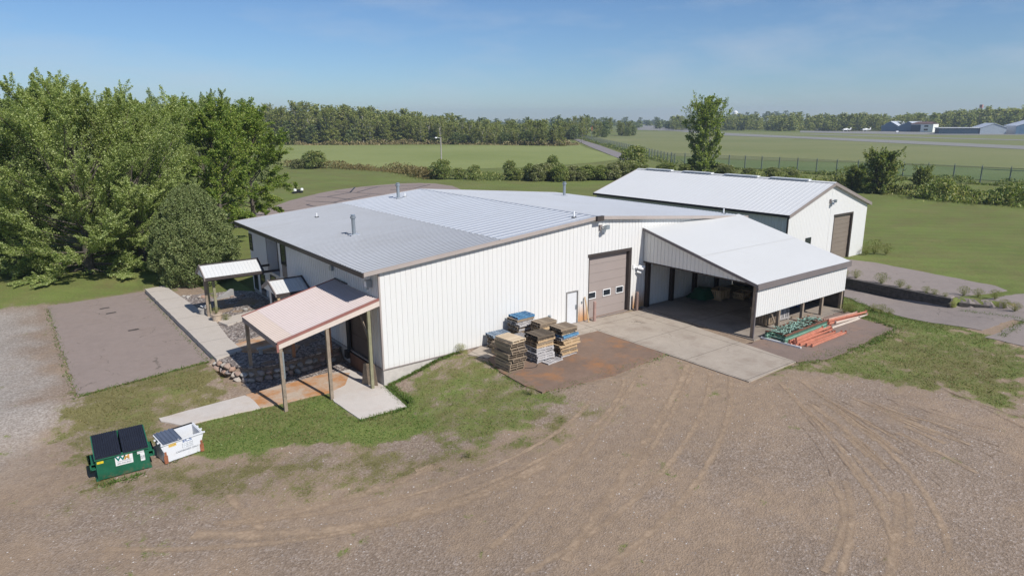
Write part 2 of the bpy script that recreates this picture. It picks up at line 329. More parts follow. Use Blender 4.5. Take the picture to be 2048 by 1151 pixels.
TRACK_TAN = [([(10.82,-8.0),(6.96,-10.28),(4.91,-11.37),(0.9,-13.15),(-1.62,-14.21),(-3.69,-14.78)],0.3),([(12.95,-9.2),(9.22,-11.31),(6.23,-13.0),(2.88,-14.45),(-0.09,-15.78),(-2.33,-16.8)],0.45),([(12.96,-9.68),(9.54,-11.55),(6.48,-13.2),(3.18,-14.68)],0.3),([(7.67,-19.74),(6.75,-20.66),(4.76,-21.61),(3.0,-22.08)],0.3),([(8.09,-20.06),(6.67,-20.99),(5.0,-21.8),(3.13,-22.46)],0.3),([(8.8,-21.45),(7.31,-22.22),(5.58,-22.88),(4.03,-23.43)],0.4),([(8.97,-21.79),(7.61,-22.44),(6.17,-23.02)],0.3),([(-3.32,-8.92),(-1.67,-9.16),(-4.68,-9.08),(-6.79,-8.58),(-8.22,-8.53),(-10.14,-7.65)],0.6),([(1.08,-12.07),(-2.37,-11.99),(-5.8,-10.99),(-8.58,-9.61),(-10.96,-7.78)],0.7),([(2.85,-11.56),(-1.03,-11.67),(-4.05,-11.33),(-6.61,-10.76)],0.32),([(12.98,-10.6),(8.45,-13.48),(3.85,-15.43),(-0.37,-16.3),(-3.59,-16.44)],0.32),([(13.49,-11.43),(8.47,-14.74),(3.86,-16.8),(0.05,-17.66),(-2.87,-17.85)],0.32),([(8.84,-8.65),(5.01,-10.81),(0.8,-12.1),(-2.75,-11.91),(-6.67,-10.9),(-10.19,-9.09),(-13.46,-6.93)],0.34),([(5.78,-9.36),(2.98,-10.48),(-0.18,-10.84),(-3.29,-10.38),(-7.05,-9.23),(-10.28,-7.54)],0.32),([(14.57,-13.52),(11.62,-17.18),(8.65,-20.49),(5.83,-22.76)],0.3),([(15.63,-13.94),(12.94,-18.21),(10.05,-21.58),(6.62,-23.99)],0.3),([(-9.37,-5.92),(-9.19,-7.78),(-9.01,-8.9)],0.4),([(12.79,-15.66),(12.08,-16.74),(11.38,-17.75)],0.31712346302810057),([(13.39,-15.74),(12.41,-17.38),(11.44,-18.86)],0.3906851109557379),([(11.56,-18.49),(10.79,-19.58),(10.03,-20.57)],0.37072789458121946),([(14.24,-16.6),(13.85,-17.52),(13.47,-18.41)],0.20462495128526337),([(13.53,-17.02),(13.08,-17.9),(12.63,-18.74)],0.27209407126728496),([(11.47,-18.89),(10.92,-19.67),(10.38,-20.4)],0.3982435862683532),([(12.92,-18.2),(12.3,-19.33),(11.69,-20.38)],0.36692234710120375),([(14.84,-18.55),(14.64,-19.59),(14.44,-20.59)],0.34414180378969694),([(15.13,-17.88),(14.94,-19.17),(14.76,-20.41)],0.39205177433169835),([(13.92,-16.1),(13.42,-17.11),(12.92,-18.06)],0.3435376715322326),([(13.36,-20.21),(12.84,-21.52),(12.33,-22.74)],0.24841836078490664),([(12.84,-15.61),(12.15,-16.68),(11.45,-17.67)],0.34094686310759637),([(14.81,-20.17),(14.71,-20.94),(14.6,-21.69)],0.37301978773627015),([(12.68,-16.92),(11.68,-18.49),(10.69,-19.89)],0.21718508320743968),([(9.83,-18.93),(9.01,-19.87),(8.2,-20.74)],0.27133221693688175),([(13.29,-18.74),(13.01,-19.36),(12.72,-19.96)],0.26696038742582445),([(13.04,-17.51),(12.53,-18.42),(12.02,-19.28)],0.317021078977539),([(15.57,-18.04),(15.56,-19.11),(15.55,-20.15)],0.2238353399684292),([(11.59,-18.25),(11.03,-19.04),(10.48,-19.78)],0.3774378024451193),([(15.49,-16.55),(15.36,-18.07),(15.24,-19.52)],0.2748446817374652),([(14.34,-19.41),(14.12,-20.26),(13.91,-21.07)],0.33517743895942964),([(13.48,-19.48),(13.15,-20.31),(12.82,-21.1)],0.3508379384047525),([(15.59,-19.31),(15.6,-20.34),(15.62,-21.35)],0.22265921036434522),([(13.68,-16.87),(12.93,-18.36),(12.18,-19.73)],0.335708768260321),([(14.37,-16.07),(13.76,-17.51),(13.15,-18.85)],0.32617688797346045),([(10.13,-19.32),(9.06,-20.57),(8.03,-21.68)],0.22462616429957127)]
TRACK_DARK = [([(13.6,-18.85),(13.11,-19.73),(12.64,-20.56)],0.03360408725818972),([(14.71,-15.56),(13.72,-17.17),(12.76,-18.62)],0.05586449291373464),([(16.14,-17.82),(16.18,-18.42),(16.21,-19.02)],0.07774249189288132),([(15.8,-16.42),(15.53,-17.31),(15.25,-18.18)],0.06251047706122248),([(13.58,-18.05),(13.27,-19.02),(12.94,-19.94)],0.0783347040140515),([(15.84,-20.61),(15.72,-21.12),(15.6,-21.63)],0.08145726969374867),([(16.64,-17.68),(16.65,-18.57),(16.69,-19.45)],0.05398890266450861),([(15.47,-18.19),(15.37,-18.74),(15.26,-19.27)],0.062179075907294996),([(14.69,-21.15),(14.43,-21.92),(14.18,-22.67)],0.08450443046778483),([(15.04,-21.26),(14.97,-22.08),(14.91,-22.88)],0.0613009126910878),([(15.38,-19.42),(15.38,-19.86),(15.38,-20.3)],0.033490331742987614),([(16.92,-20.7),(16.86,-21.16),(16.81,-21.62)],0.03829209559490453),([(15.14,-15.52),(14.78,-16.46),(14.42,-17.37)],0.03247171339228199),([(15.4,-21.39),(15.39,-21.93),(15.37,-22.48)],0.08491799199566771),([(14.91,-14.66),(14.73,-15.3),(14.55,-15.92)],0.0524364874589345),([(15.02,-20.61),(14.87,-21.12),(14.73,-21.61)],0.08272626845246503),([(16.61,-19.43),(16.69,-20.04),(16.78,-20.64)],0.06276076311210838),([(14.86,-19.03),(14.73,-19.59),(14.6,-20.15)],0.06961711886792762),([(13.27,-18.41),(12.95,-19.23),(12.62,-20.0)],0.030630161750032046),([(14.68,-19.08),(14.25,-19.91),(13.83,-20.7)],0.033304428084524766),([(15.43,-18.18),(15.3,-18.96),(15.16,-19.71)],0.0705918859088619),([(10.82,-20.92),(10.49,-21.44),(10.17,-21.94)],0.05509716713000086),([(15.62,-17.62),(15.47,-18.22),(15.32,-18.8)],0.0627591828221645),([(14.94,-15.0),(14.64,-15.97),(14.33,-16.9)],0.07043452499231803),([(14.3,-16.52),(14.13,-17.07),(13.96,-17.61)],0.05393788762930515),([(15.83,-17.87),(15.71,-18.78),(15.6,-19.65)],0.05411369029087629),([(16.46,-19.83),(16.52,-20.63),(16.59,-21.42)],0.054810620135687244),([(14.47,-15.61),(13.99,-16.89),(13.5,-18.08)],0.0761162008465524),([(12.8,-19.06),(12.31,-20.09),(11.81,-21.04)],0.04899055426881791),([(13.77,-16.25),(13.45,-17.04),(13.13,-17.78)],0.05292981327304193),([(14.74,-16.53),(14.66,-16.87),(14.57,-17.21)],0.08187973097555099),([(16.91,-21.4),(16.94,-22.12),(16.99,-22.84)],0.04221499049497767),([(16.02,-19.42),(15.97,-19.83),(15.92,-20.24)],0.04875877927194332),([(14.08,-16.4),(13.62,-17.62),(13.15,-18.76)],0.03247922455469479),([(16.77,-21.21),(16.96,-21.9),(17.15,-22.59)],0.06173243722106984),([(14.39,-16.04),(13.63,-17.26),(12.89,-18.38)],0.058873027447870374),([(15.15,-17.81),(14.92,-18.32),(14.69,-18.83)],0.0773915594052817),([(15.93,-16.85),(15.6,-17.63),(15.27,-18.37)],0.07492459659693076),([(12.34,-20.24),(11.79,-21.16),(11.24,-22.01)],0.030412759608124),([(16.64,-17.63),(16.43,-18.13),(16.22,-18.62)],0.05899963981346758),([(15.28,-15.46),(15.18,-15.87),(15.07,-16.27)],0.03697748074337964),([(11.69,-20.34),(11.5,-20.74),(11.3,-21.12)],0.05761660037152122),([(13.74,-19.14),(13.35,-19.97),(12.96,-20.74)],0.04984590220876914),([(13.64,-18.27),(13.06,-19.32),(12.48,-20.29)],0.05091309341595396),([(12.69,-18.49),(12.06,-19.62),(11.44,-20.66)],0.05091455750180187),([(16.41,-18.68),(16.36,-19.22),(16.32,-19.77)],0.06865843633057306),([(15.43,-16.99),(15.09,-17.78),(14.76,-18.55)],0.0682343031275616),([(11.6,-20.45),(10.88,-21.52),(10.18,-22.5)],0.050582963327203904),([(17.05,-19.31),(17.04,-19.6),(17.03,-19.89)],0.07472719382669041),([(15.43,-20.03),(15.29,-20.71),(15.14,-21.39)],0.061011417502600127),([(15.57,-14.65),(14.75,-16.09),(13.96,-17.41)],0.03243720735606813),([(13.67,-15.29),(13.5,-15.78),(13.34,-16.25)],0.07628445660230915),([(12.07,-20.35),(11.37,-21.38),(10.69,-22.32)],0.061849203046158076),([(15.7,-19.17),(15.79,-19.87),(15.88,-20.57)],0.03587090336155467),([(16.95,-18.31),(16.74,-18.93),(16.54,-19.55)],0.07554326321373564),([(13.49,-18.76),(12.97,-19.79),(12.46,-20.75)],0.0516551472165382),([(14.68,-17.76),(14.5,-18.19),(14.32,-18.61)],0.057517028584625755),([(16.24,-18.35),(16.42,-18.89),(16.62,-19.43)],0.07158638121106012),([(15.56,-19.71),(15.4,-20.56),(15.23,-21.39)],0.03821300692068104),([(12.99,-18.31),(12.57,-19.06),(12.15,-19.78)],0.06954008525010785),([(20.0,-18.55),(19.08,-20.53),(17.9,-22.64)],0.22),([(19.8,-19.16),(19.24,-20.86),(19.15,-22.28)],0.16),([(12.36,-15.86),(10.23,-18.36),(8.92,-19.82)],0.1),([(12.3,-16.47),(10.24,-19.15)],0.08),([(10.96,-16.67),(9.52,-18.34),(8.03,-19.58)],0.07),([(11.58,-18.88),(9.85,-20.99)],0.1)]
# ------------------------------------------------------------------ the lie of the land
def sm(a, b, t):
    t = np.clip((np.asarray(t, float)-a)/(b-a), 0, 1); return t*t*(3-2*t)
def fbm(x, y, scale, octv=4, seed=0):
    x = np.asarray(x, float)*scale; y = np.asarray(y, float)*scale; r = 0; a = .5; tot = 0
    for o in range(octv):
        xi = np.floor(x).astype(np.int64); yi = np.floor(y).astype(np.int64); fx = x-xi; fy = y-yi
        fx = fx*fx*(3-2*fx); fy = fy*fy*(3-2*fy)
        def h(i, j):
            n = (i*374761393+j*668265263+(seed+o)*144665) & 0xffffffff
            n = ((n ^ (n >> 13))*1274126177) & 0xffffffff
            return ((n ^ (n >> 16)) & 0xffff)/65535.
        r = r+a*((h(xi, yi)*(1-fx)+h(xi+1, yi)*fx)*(1-fy)+(h(xi, yi+1)*(1-fx)+h(xi+1, yi+1)*fx)*fy); tot += a
        x = x*2.03+17.1; y = y*2.03-9.7; a *= .55
    return r/tot
def sdf(poly, x, y):
    """signed distance to a polygon, positive inside"""
    P = np.array(poly, float); x = np.asarray(x, float); y = np.asarray(y, float)
    d = np.full(x.shape, 1e9); ins = np.zeros(x.shape, bool)
    for (ax, ay), (bx, by) in zip(P, np.roll(P, -1, 0)):
        ex, ey = bx-ax, by-ay; wx, wy = x-ax, y-ay
        t = np.clip((wx*ex+wy*ey)/(ex*ex+ey*ey+1e-12), 0, 1)
        d = np.minimum(d, np.hypot(wx-ex*t, wy-ey*t))
        c = (ay > y) != (by > y)
        ins ^= c & (x < (bx-ax)*(y-ay)/(by-ay+1e-12)+ax)
    return np.where(ins, d, -d)
D['up'] = [(38.5, -1.6), (45.4, -1.1), (45.9, -3.4), (45.0, -9), (44.4, -12.9), (43.4, -14.0), (41.2, -13.4), (38.1, -12.2)]
D['garden'] = [(-4.9, 23.9), (-3.7, 23.6), (-.9, 22.8), (-.03, 21.9), (-.03, 5.32), (-.8, 5.27), (-1.5, 5.1), (-2.4, 4.95), (-3.3, 4.9), (-4.2, 4.85), (-5.0, 4.95), (-5.55, 5.3), (-5.9, 6.1), (-6.15, 7.0), (-6.35, 7.7), (-5.7, 7.85), (-4.86, 8.1), (-4.6, 15.4), (-4.97, 23.0)]
SLABS = []                     # (polygon, height of its underside): the ground stays below every slab
def H(x, y, slabs=True):
    x = np.asarray(x, float); y = np.asarray(y, float)
    w = np.clip((-y-1.5)/16, 0, 1)
    z = -.9*(1-sm(-.6-12*w, 4.6+6*w, x))
    # parking and lawn rise gently to the north; the pebble bed stands on its stone border
    park = -.9+.5*sm(2.6, 7.2, y); park = park+(0-park)*sm(28, 36, y)
    g = sdf(D['garden'], x, y)
    bed = np.where(y > 7.6, -.17+.17*sm(26, 36, y), -.9+.73*sm(-.12, .12, g))
    z = np.where((x < .02) & (y > 2.6), np.where(x < -6.6, park, bed), z)
    z = z*(1-sm(34, 44, y)*(y > 20))
    z = z*(1-sm(2, 8, x)*(y > 2))
    # the low drive on the right, its bank and the raised yard before the shed
    low = -.65*sm(-19, -9, y)
    wx = np.where(y > -12.6, 38.33+.057*(y-.3), 38.2+.4*(-12.75-y))
    t = sm(29.6, 33.2, x)*sm(-21, -13, y)*(1-sm(22, 26, y))
    z = z+(low-z)*t*(x < wx+.05)
    wx = np.where(y > -12.6, 38.33+.057*(y-.3), 38.2+.4*(-12.75-y)); step = sm(.02, .28, x-wx)
    up = .17*sm(-20, -14, y)
    z = np.where(x >= 33.2, low*(y < 24)*(1-step)*(sm(-21, -13, y))+up*step*(1-sm(52, 70, x)), z)
    z = np.where((x > 33.2) & (y > 22), 0, z)
    inside = (x > .15) & (x < 29.9) & (y > .15) & (y < 21.8)
    z = np.where(inside, np.minimum(z, -.4), z)
    z = np.where((x > 33) & (x < 35.8) & (y > -2) & (y < 23), -.5, z)
    rough = (fbm(x, y, .9, 3, 5)-.5)*.07*sm(160, 60, np.hypot(x, y))
    z = z+rough
    if slabs:
        for poly, zs in SLABS:
            P = np.array(poly); m = (x > P[:, 0].min()-.5) & (x < P[:, 0].max()+.5) & (y > P[:, 1].min()-.5) & (y < P[:, 1].max()+.5)
            if np.any(m):
                zs = zs(x, y) if callable(zs) else zs
                q = np.full(x.shape, -9.) if x.shape else -9.
                if x.shape: q[m] = sdf(poly, x[m], y[m])
                else: q = sdf(poly, x, y)
                z = np.where(q > -.22, np.minimum(z, zs), z)
    return z
def h(x, y): return float(H(np.array([float(x)]), np.array([float(y)]))[0])

LEAN_FLOOR = [(19.33, -.02), (19.3, -8.95), (29.75, -8.95), (29.75, -.02)]
for k_, z_ in (('strip_white', -.9), ('strip_tan', -.9), ('pad', -.9), ('walk', -.22), ('walk2', -.19), ('walk3', -.19), ('brown_pad', -.02), ('conc', -.03), ('asph_right', -.03)):
    SLABS.append((D[k_], z_-.02))
SLABS.append((LEAN_FLOOR, -.05)); SLABS.append((D['parking'], -.43)); SLABS.append((D['up'], .14))

def axis(lo, hi, step, far, grow=1.09):
    a = list(np.arange(lo, hi+1e-6, step)); d = step; p = hi
    while p < far: d = min(d*grow, 130); p += d; a.append(p)
    d = step; p = lo; b = []
    while p > -far: d = min(d*grow, 130); p -= d; b.append(p)
    return np.array(b[::-1]+a)
GX = axis(-22, 42, .17, 2600); GY = axis(-27, 12, .17, 2600)
X2, Y2 = np.meshgrid(GX, GY, indexing='ij'); gx, gy = X2.ravel(), Y2.ravel()
GZ = H(gx, gy)
def masks(x, y):
    """R grass, G dry tan dirt against grey gravel, B lush against olive turf"""
    x = np.asarray(x, float); y = np.asarray(y, float)
    n1 = fbm(x, y, .55, 4, 1); n2 = fbm(x, y, 1.7, 4, 2); n3 = fbm(x, y, .16, 3, 3)
    wob = (n2-.5)*1.6+(n1-.5)*1.5
    R = np.zeros(x.shape); B = np.full(x.shape, .5)
    def put(name, amount, soft, lush, wobble=1.):
        nonlocal R, B
        P = np.array(D[name]); m = (x > P[:, 0].min()-4) & (x < P[:, 0].max()+4) & (y > P[:, 1].min()-4) & (y < P[:, 1].max()+4)
        if not m.any(): return
        s = sdf(D[name], x[m], y[m])+wob[m]*wobble+(.45 if name == 'dock_grass' else 0)
        f = sm(-soft, soft, s); R[m] = np.maximum(R[m], f*amount); B[m] = B[m]+(lush-B[m])*f
    put('patchy', .78, 1.2, .24, 1.3); put('olive', .56, 2.2, .06, 1.6)
    put('mound', .70, 1.1, .5, 1.3); put('dock_grass', .95, .45, .7, .45); put('right_grass', .80, 1.4, .45, 1.5)
    # lawns
    lawn = sm(-.5, .6, y-(27.8+np.where(x < -6.6, (-13-x)*0, 0)) + wob*.25 + np.where(x < -12.9, (x+12.9)*.13-1.0, 0))
    lawn = np.maximum(lawn, sm(44.6, 45.4, x+np.maximum(0, (-y-8))*.25+wob*.2))
    lawn = np.maximum(lawn, sm(27.6, 29.2, x+wob*.3)*sm(-16.5, -14.5, y+wob*.3)*(x > 27))
    lawn = np.maximum(lawn, (y > 22)*(x > -3)*1.)
    lawn = np.maximum(lawn, sm(-70, -80, x))
    lawn = np.maximum(lawn, sm(70, 76, x))
    drv = (x < -13)*(y > -30)*(y < 28)
    R = np.maximum(R, lawn*.97); B = B+(.62-B)*lawn
    # a few weeds everywhere in the yard
    R = np.maximum(R, .40*sm(.60, .74, n2)*sm(.45, .6, n1)*(R < .5))
    G = sm(.40, .62, n3*.55+n1*.45)*.75
    dry = np.zeros(x.shape)
    P = np.array(D['dry']); m = (np.abs(x) < 40) & (np.abs(y) < 40)
    dry[m] = sm(-3, 2.5, sdf(D['dry'], x[m], y[m])+wob[m])
    G = np.maximum(G, dry)
    G = np.maximum(G, sm(15, 23, x+wob*2)*sm(-30, -15, y+x*.15)*.9)
    G = np.maximum(G, sm(8.5, 3, np.hypot(x-11, y+11)+wob*1.5)*.85)
    G = G*(1-sm(-12.8, -15, x+wob)*sm(2, 8, y))                      # pale grey gravel drive at the far left
    return np.clip(R*(.45+1.1*n2*(R < .9)+.55*(R >= .9)), 0, 1), np.clip(G, 0, 1), np.clip(B+(n1-.5)*.7, 0, 1)
mR, mG, mB = masks(gx, gy)
nx, ny = len(GX), len(GY)
ii, jj = np.meshgrid(np.arange(nx-1), np.arange(ny-1), indexing='ij'); b0 = (ii*ny+jj).ravel()
quads = np.stack([b0, b0+ny, b0+ny+1, b0+1], 1)
def ground_mat():
    t = NT('yard_ground'); a = t.n('Attribute', attribute_name='mask'); sp = t.n('SeparateColor'); t.l(a.outputs['Color'], sp.inputs[0])
    R, G, B = sp.outputs; p = t.pos()
    nf = t.noise(2.2, 6, .68); nm = t.noise(9, 4, .6); nb = t.noise(.12, 4, .6); npb = t.noise(34, 2, .6)
    vo = t.n('TexVoronoi'); vo.inputs['Scale'].default_value = 15; t.l(p, vo.inputs[0])
    vc = t.n('SeparateColor'); t.l(vo.outputs['Color'], vc.inputs[0])
    # gravel: grey stones in a brown matrix; dirt: tan, fine
    stone = t.ramp(vc.outputs[0], [(0, (.115, .090, .072)), (.45, (.222, .182, .150)), (.8, (.305, .256, .218)), (1, (.46, .41, .375))])
    matrix = t.ramp(nm, [(.25, (.18, .132, .096)), (.75, (.318, .240, .176))])
    vo2 = t.n('TexVoronoi'); vo2.inputs['Scale'].default_value = 6.5; t.l(p, vo2.inputs[0])
    grav = t.mix(.42, matrix, stone)
    dirt = t.ramp(t.math('ADD', t.math('MULTIPLY', nf, .6), t.math('MULTIPLY', npb, .4)), [(.25, (.205, .146, .100)), (.75, (.37, .278, .195))])
    gsel = t.ramp(t.math('ADD', G, t.math('MULTIPLY', t.math('SUBTRACT', nf, .5), 1.3)), [(.1, .08), (.95, .9)])
    base = t.mix(gsel, grav, dirt)
    base = t.mix(t.math('MULTIPLY', a.outputs['Alpha'], .8), base, t.ramp(t.math('ADD', t.math('MULTIPLY', nm, .5), t.math('MULTIPLY', vc.outputs[0], .5)), [(.2, (.225, .20, .178)), (.8, (.42, .388, .352))]))
    base = t.mix(.4, base, t.ramp(nb, [(.3, .42), (.7, .66)]), 'OVERLAY')
    # turf
    gf = t.math('ADD', R, t.math('ADD', t.math('MULTIPLY', t.math('SUBTRACT', nf, .5), .7), t.math('ADD', t.math('MULTIPLY', t.math('SUBTRACT', nm, .5), .9), t.math('MULTIPLY', t.math('SUBTRACT', npb, .5), .9))))
    gsel2 = t.ramp(gf, [(.38, 0.), (.64, 1.)])
    olive = t.ramp(t.math('ADD', t.math('MULTIPLY', nm, .6), t.math('MULTIPLY', npb, .4)), [(.3, (.095, .090, .034)), (.7, (.205, .185, .080))])
    lush = t.ramp(t.math('ADD', t.math('MULTIPLY', nm, .5), t.math('MULTIPLY', npb, .5)), [(.3, (.078, .115, .026)), (.7, (.20, .232, .070))])
    lsel = t.ramp(t.math('ADD', B, t.math('MULTIPLY', t.math('SUBTRACT', nf, .5), 1.0)), [(.25, 0.), (.75, 1.)])
    turf = t.mix(lsel, olive, lush)
    turf = t.mix(.45, turf, t.ramp(nb, [(.3, .38), (.7, .64)]), 'OVERLAY')
    wv = t.n('TexWave', bands_direction='DIAGONAL'); wv.inputs['Scale'].default_value = .20; wv.inputs['Distortion'].default_value = 2.2; wv.inputs['Detail Scale'].default_value = .4; t.l(p, wv.inputs[0])
    turf = t.mix(.14, turf, t.ramp(wv.outputs[0], [(.3, .40), (.7, .60)]), 'OVERLAY')
    nd = t.noise(.35, 5, .7); turf = t.mix(t.ramp(nd, [(.56, 0.), (.74, .45)]), turf, (.22, .19, .075))
    t.col(t.mix(gsel2, base, turf)).set(.95, 0, .15)
    hgt = t.math('ADD', t.math('MULTIPLY', vo.outputs['Distance'], .8), t.math('ADD', npb, nm))
    t.bump(hgt, .55, .04); return t.m
MAT['ground'] = ground_mat()
gme = fast_mesh('ground', np.stack([gx, gy, GZ], 1), quads, MAT['ground'])
at = gme.color_attributes.new('mask', 'FLOAT_COLOR', 'POINT')
at.data.foreach_set('color', np.stack([mR, mG, mB, sm(-12.9, -15.5, gx+(fbm(gx, gy, .5, 4, 9)-.5)*4)*sm(-2, 7, gy)*sm(30, 26, gy)], 1).astype(np.float32).ravel())
gme.polygons.foreach_set('use_smooth', np.ones(len(quads), bool))
link('ground', gme, kind='structure')

# ------------------------------------------------------------------ slabs, paving, drives
def densify(poly, step, jit, seed=0):
    r = np.random.default_rng(seed); out = []
    for (ax, ay), (bx, by) in zip(poly, poly[1:]+poly[:1]):
        L = math.hypot(bx-ax, by-ay); k = max(1, int(L/step))
        for i in range(k):
            t = i/k; j = jit*(1 if i else .3); out.append((ax+(bx-ax)*t+r.normal()*j, ay+(by-ay)*t+r.normal()*j))
    return out
def slab(name, poly, top, thick, mat, jit=.015, step=.6, drape=None, seed=1, joints=None):
    """a sheet of paving with real thickness; drape gives its height at (x, y) instead of a constant"""
    P = densify(list(poly), step, jit, seed)
    bm = bmesh.new(); vs = [bm.verts.new((x, y, 0)) for x, y in P]; bm.faces.new(vs)
    if drape:
        xs = [p[0] for p in P]; ys = [p[1] for p in P]; s = drape[1]
        for ax_, lo, hi in (((1, 0, 0), min(xs), max(xs)), ((0, 1, 0), min(ys), max(ys))):
            t = lo+s
            while t < hi:
                g = bm.verts[:]+bm.edges[:]+bm.faces[:]
                bmesh.ops.bisect_plane(bm, geom=g, plane_co=(t*ax_[0], t*ax_[1], 0), plane_no=ax_); t += s
    bmesh.ops.triangulate(bm, faces=bm.faces[:])
    for v in bm.verts: v.co.z = drape[0](v.co.x, v.co.y) if drape else top
    if thick:
        r = bmesh.ops.extrude_face_region(bm, geom=bm.faces[:])
        for v in [g for g in r['geom'] if isinstance(g, bmesh.types.BMVert)]: v.co.z += 0
        for v in bm.verts: pass
        low = set(bm.verts[:])-set(g for g in r['geom'] if isinstance(g, bmesh.types.BMVert))
        for v in low: v.co.z -= thick
        bmesh.ops.recalc_face_normals(bm, faces=bm.faces[:])
    me = bpy.data.meshes.new(name); bm.to_mesh(me); bm.free(); me.materials.append(mat)
    for pl in me.polygons:
        if not thick and pl.normal.z < 0: pl.flip()
    return link(name, me, kind='structure')
def paving(name, c, var, stain=None, samt=0., grain=26, joint=None, rough=.9, sscale=.5, sth=(.5, .75), crack=0):
    t = NT(name); n1 = t.noise(.5, 6, .65); n2 = t.noise(grain, 3, .7); n3 = t.noise(3.2, 5, .65)
    f = t.math('ADD', t.math('MULTIPLY', n1, .45), t.math('ADD', t.math('MULTIPLY', n2, .25), t.math('MULTIPLY', n3, .3)))
    col = t.ramp(f, [(.32, tuple(x*(1-var) for x in c)), (.68, tuple(x*(1+var) for x in c))])
    if stain:
        ns = t.noise(sscale, 7, .7); col = t.mix(t.math('MULTIPLY', t.ramp(ns, [(sth[0], 0.), (sth[1], 1.)]), samt), col, stain)
    if joint:                                   # saw cuts along both axes
        p = t.pos(); s = t.n('SeparateXYZ'); t.l(p, s.inputs[0]); ox, oy, sx, sy = joint
        for ch, o_, sp_ in ((0, ox, sx), (1, oy, sy)):
            if not sp_: continue
            m = t.math('ABSOLUTE', t.math('SUBTRACT', t.math('FRACT', t.math('DIVIDE', t.math('SUBTRACT', s.outputs[ch], o_), sp_)), .5))
            col = t.mix(t.math('MULTIPLY', t.math('GREATER_THAN', m, .5-.022/sp_), .65), col, (.07, .06, .05))
    if crack:                                   # wandering cracks, filled with dirt
        d = t.n('TexNoise'); d.inputs['Scale'].default_value = 1.1; d.inputs['Detail'].default_value = 5; t.l(t.pos(), d.inputs['Vector'])
        mv = t.n('VectorMath', operation='MULTIPLY_ADD'); t.l(d.outputs['Color'], mv.inputs[0]); mv.inputs[1].default_value = (1.6, 1.6, 0); t.l(t.pos(), mv.inputs[2])
        vo = t.n('TexVoronoi', feature='DISTANCE_TO_EDGE'); vo.inputs['Scale'].default_value = crack; t.l(mv.outputs[0], vo.inputs['Vector'])
        m = t.math('MULTIPLY', t.math('LESS_THAN', vo.outputs[0], .018*crack), t.ramp(t.noise(.5, 3), [(.48, 0.), (.56, .55)]))
        col = t.mix(m, col, (.075, .065, .05))
    t.col(col).set(rough, 0, .25).bump(t.math('ADD', n2, n3), .35, .012); return t.m
PV = {}
PV['asphalt'] = paving('aged_pinkish_asphalt', (.262, .213, .188), .18, (.19, .15, .128), .7, 40, crack=.28)
PV['grey_asphalt'] = paving('worn_grey_asphalt', (.255, .218, .198), .16, (.19, .16, .145), .6, 40, crack=.3)
PV['asphalt_dark'] = paving('worn_brown_asphalt', (.205, .155, .13), .2, (.26, .15, .09), .6, 40, crack=.35)
PV['brown'] = paving('rust_stained_slab', (.195, .135, .10), .25, (.36, .16, .055), .75, 30, sscale=.6, sth=(.5, .72))
PV['concrete'] = paving('worn_concrete_apron', (.37, .32, .265), .17, (.24, .19, .15), .8, 30, (13.6, -1.2, 4.2, 3.7), sscale=.7, crack=.22)
PV['floor'] = paving('oily_concrete_floor', (.29, .25, .21), .2, (.13, .11, .095), .8, 30, (19.4, -.2, 3.5, 4.3), sscale=.45)
PV['walk'] = paving('pale_concrete_walk', (.47, .425, .375), .1, (.36, .31, .26), .5, 40, (0, 7.9, 0, 3.05))
PV['white'] = paving('pale_concrete_pad', (.52, .48, .44), .12, (.38, .30, .23), .6, 40)
PV['rusty'] = paving('rust_washed_concrete', (.45, .365, .285), .15, (.42, .19, .065), .9, 30, sscale=.85, sth=(.38, .60))
PV['road'] = paving('far_asphalt', (.22, .20, .195), .08)
PV['runway'] = paving('runway_asphalt', (.225, .222, .205), .08, sscale=.05)
slab('parking_lot', D['parking'], -.40, .08, PV['asphalt'], .05, .5, seed=2)
slab('walkway', D['walk'], -.08, .34, PV['walk'], .01)
slab('entry_path', D['walk2'], -.10, .2, PV['walk'], .01)
slab('side_path', D['walk3'], -.095, .2, PV['rusty'], .01)
slab('driveway_strip', D['strip_white'], -.865, .12, PV['white'], .02, .4)
slab('driveway', D['strip_tan'], -.868, .12, PV['rusty'], .012)
slab('dock_pad', D['pad'], -.872, .12, PV['white'], .012)
slab('pallet_pad', D['brown_pad'], .012, .1, PV['brown'], .03, .4)
slab('concrete_apron', D['conc'], .004, .12, PV['concrete'], .012)
slab('shelter_floor', LEAN_FLOOR, .010, .12, PV['floor'], .005)
slab('side_apron', D['asph_right'], -.002, .1, PV['asphalt_dark'], .09, .35, seed=5)
slab('upper_yard', D['up'], .19, .1, PV['grey_asphalt'], .06, .5, seed=6)
hb = lambda x, y: float(H(np.array([x]), np.array([y]), False)[0])+.03
slab('upper_yard_patch', D['up2'], 0, .1, PV['grey_asphalt'], .06, .5, drape=(hb, .35), seed=7)
slab('lower_drive', D['low'], 0, .1, PV['grey_asphalt'], .07, .5, drape=(hb, .4), seed=8)
slab('lower_drive_patch', D['low2'], 0, .1, PV['grey_asphalt'], .07, .5, drape=(hb, .4), seed=9)
slab('turning_loop', D['loop'], .05, .05, PV['asphalt'], .05, 2., seed=10)
mb = MB()
for k_ in [k for k in D if k.startswith('crack')]:
    pts = D[k_]
    for (ax, ay), (bx, by) in zip(pts, pts[1:]): mb.bar((ax, ay, .056), (bx, by, .056), .26, .012)
mb.build('crack_sealant', M_('tar_sealant', (.012, .012, .014), .5), kind='structure')
for i_, (x_, y_) in enumerate(((-10.1, 24.3), (-9.9, 22.6), (-9.3, 17.2))): slab('asphalt_patch', [(x_, y_), (x_+.62, y_+.06), (x_+.60, y_+.36), (x_-.02, y_+.30)], -.394, .0, M_('dark_drain', (.07, .058, .052), .8), .02, .2, seed=30+i_)
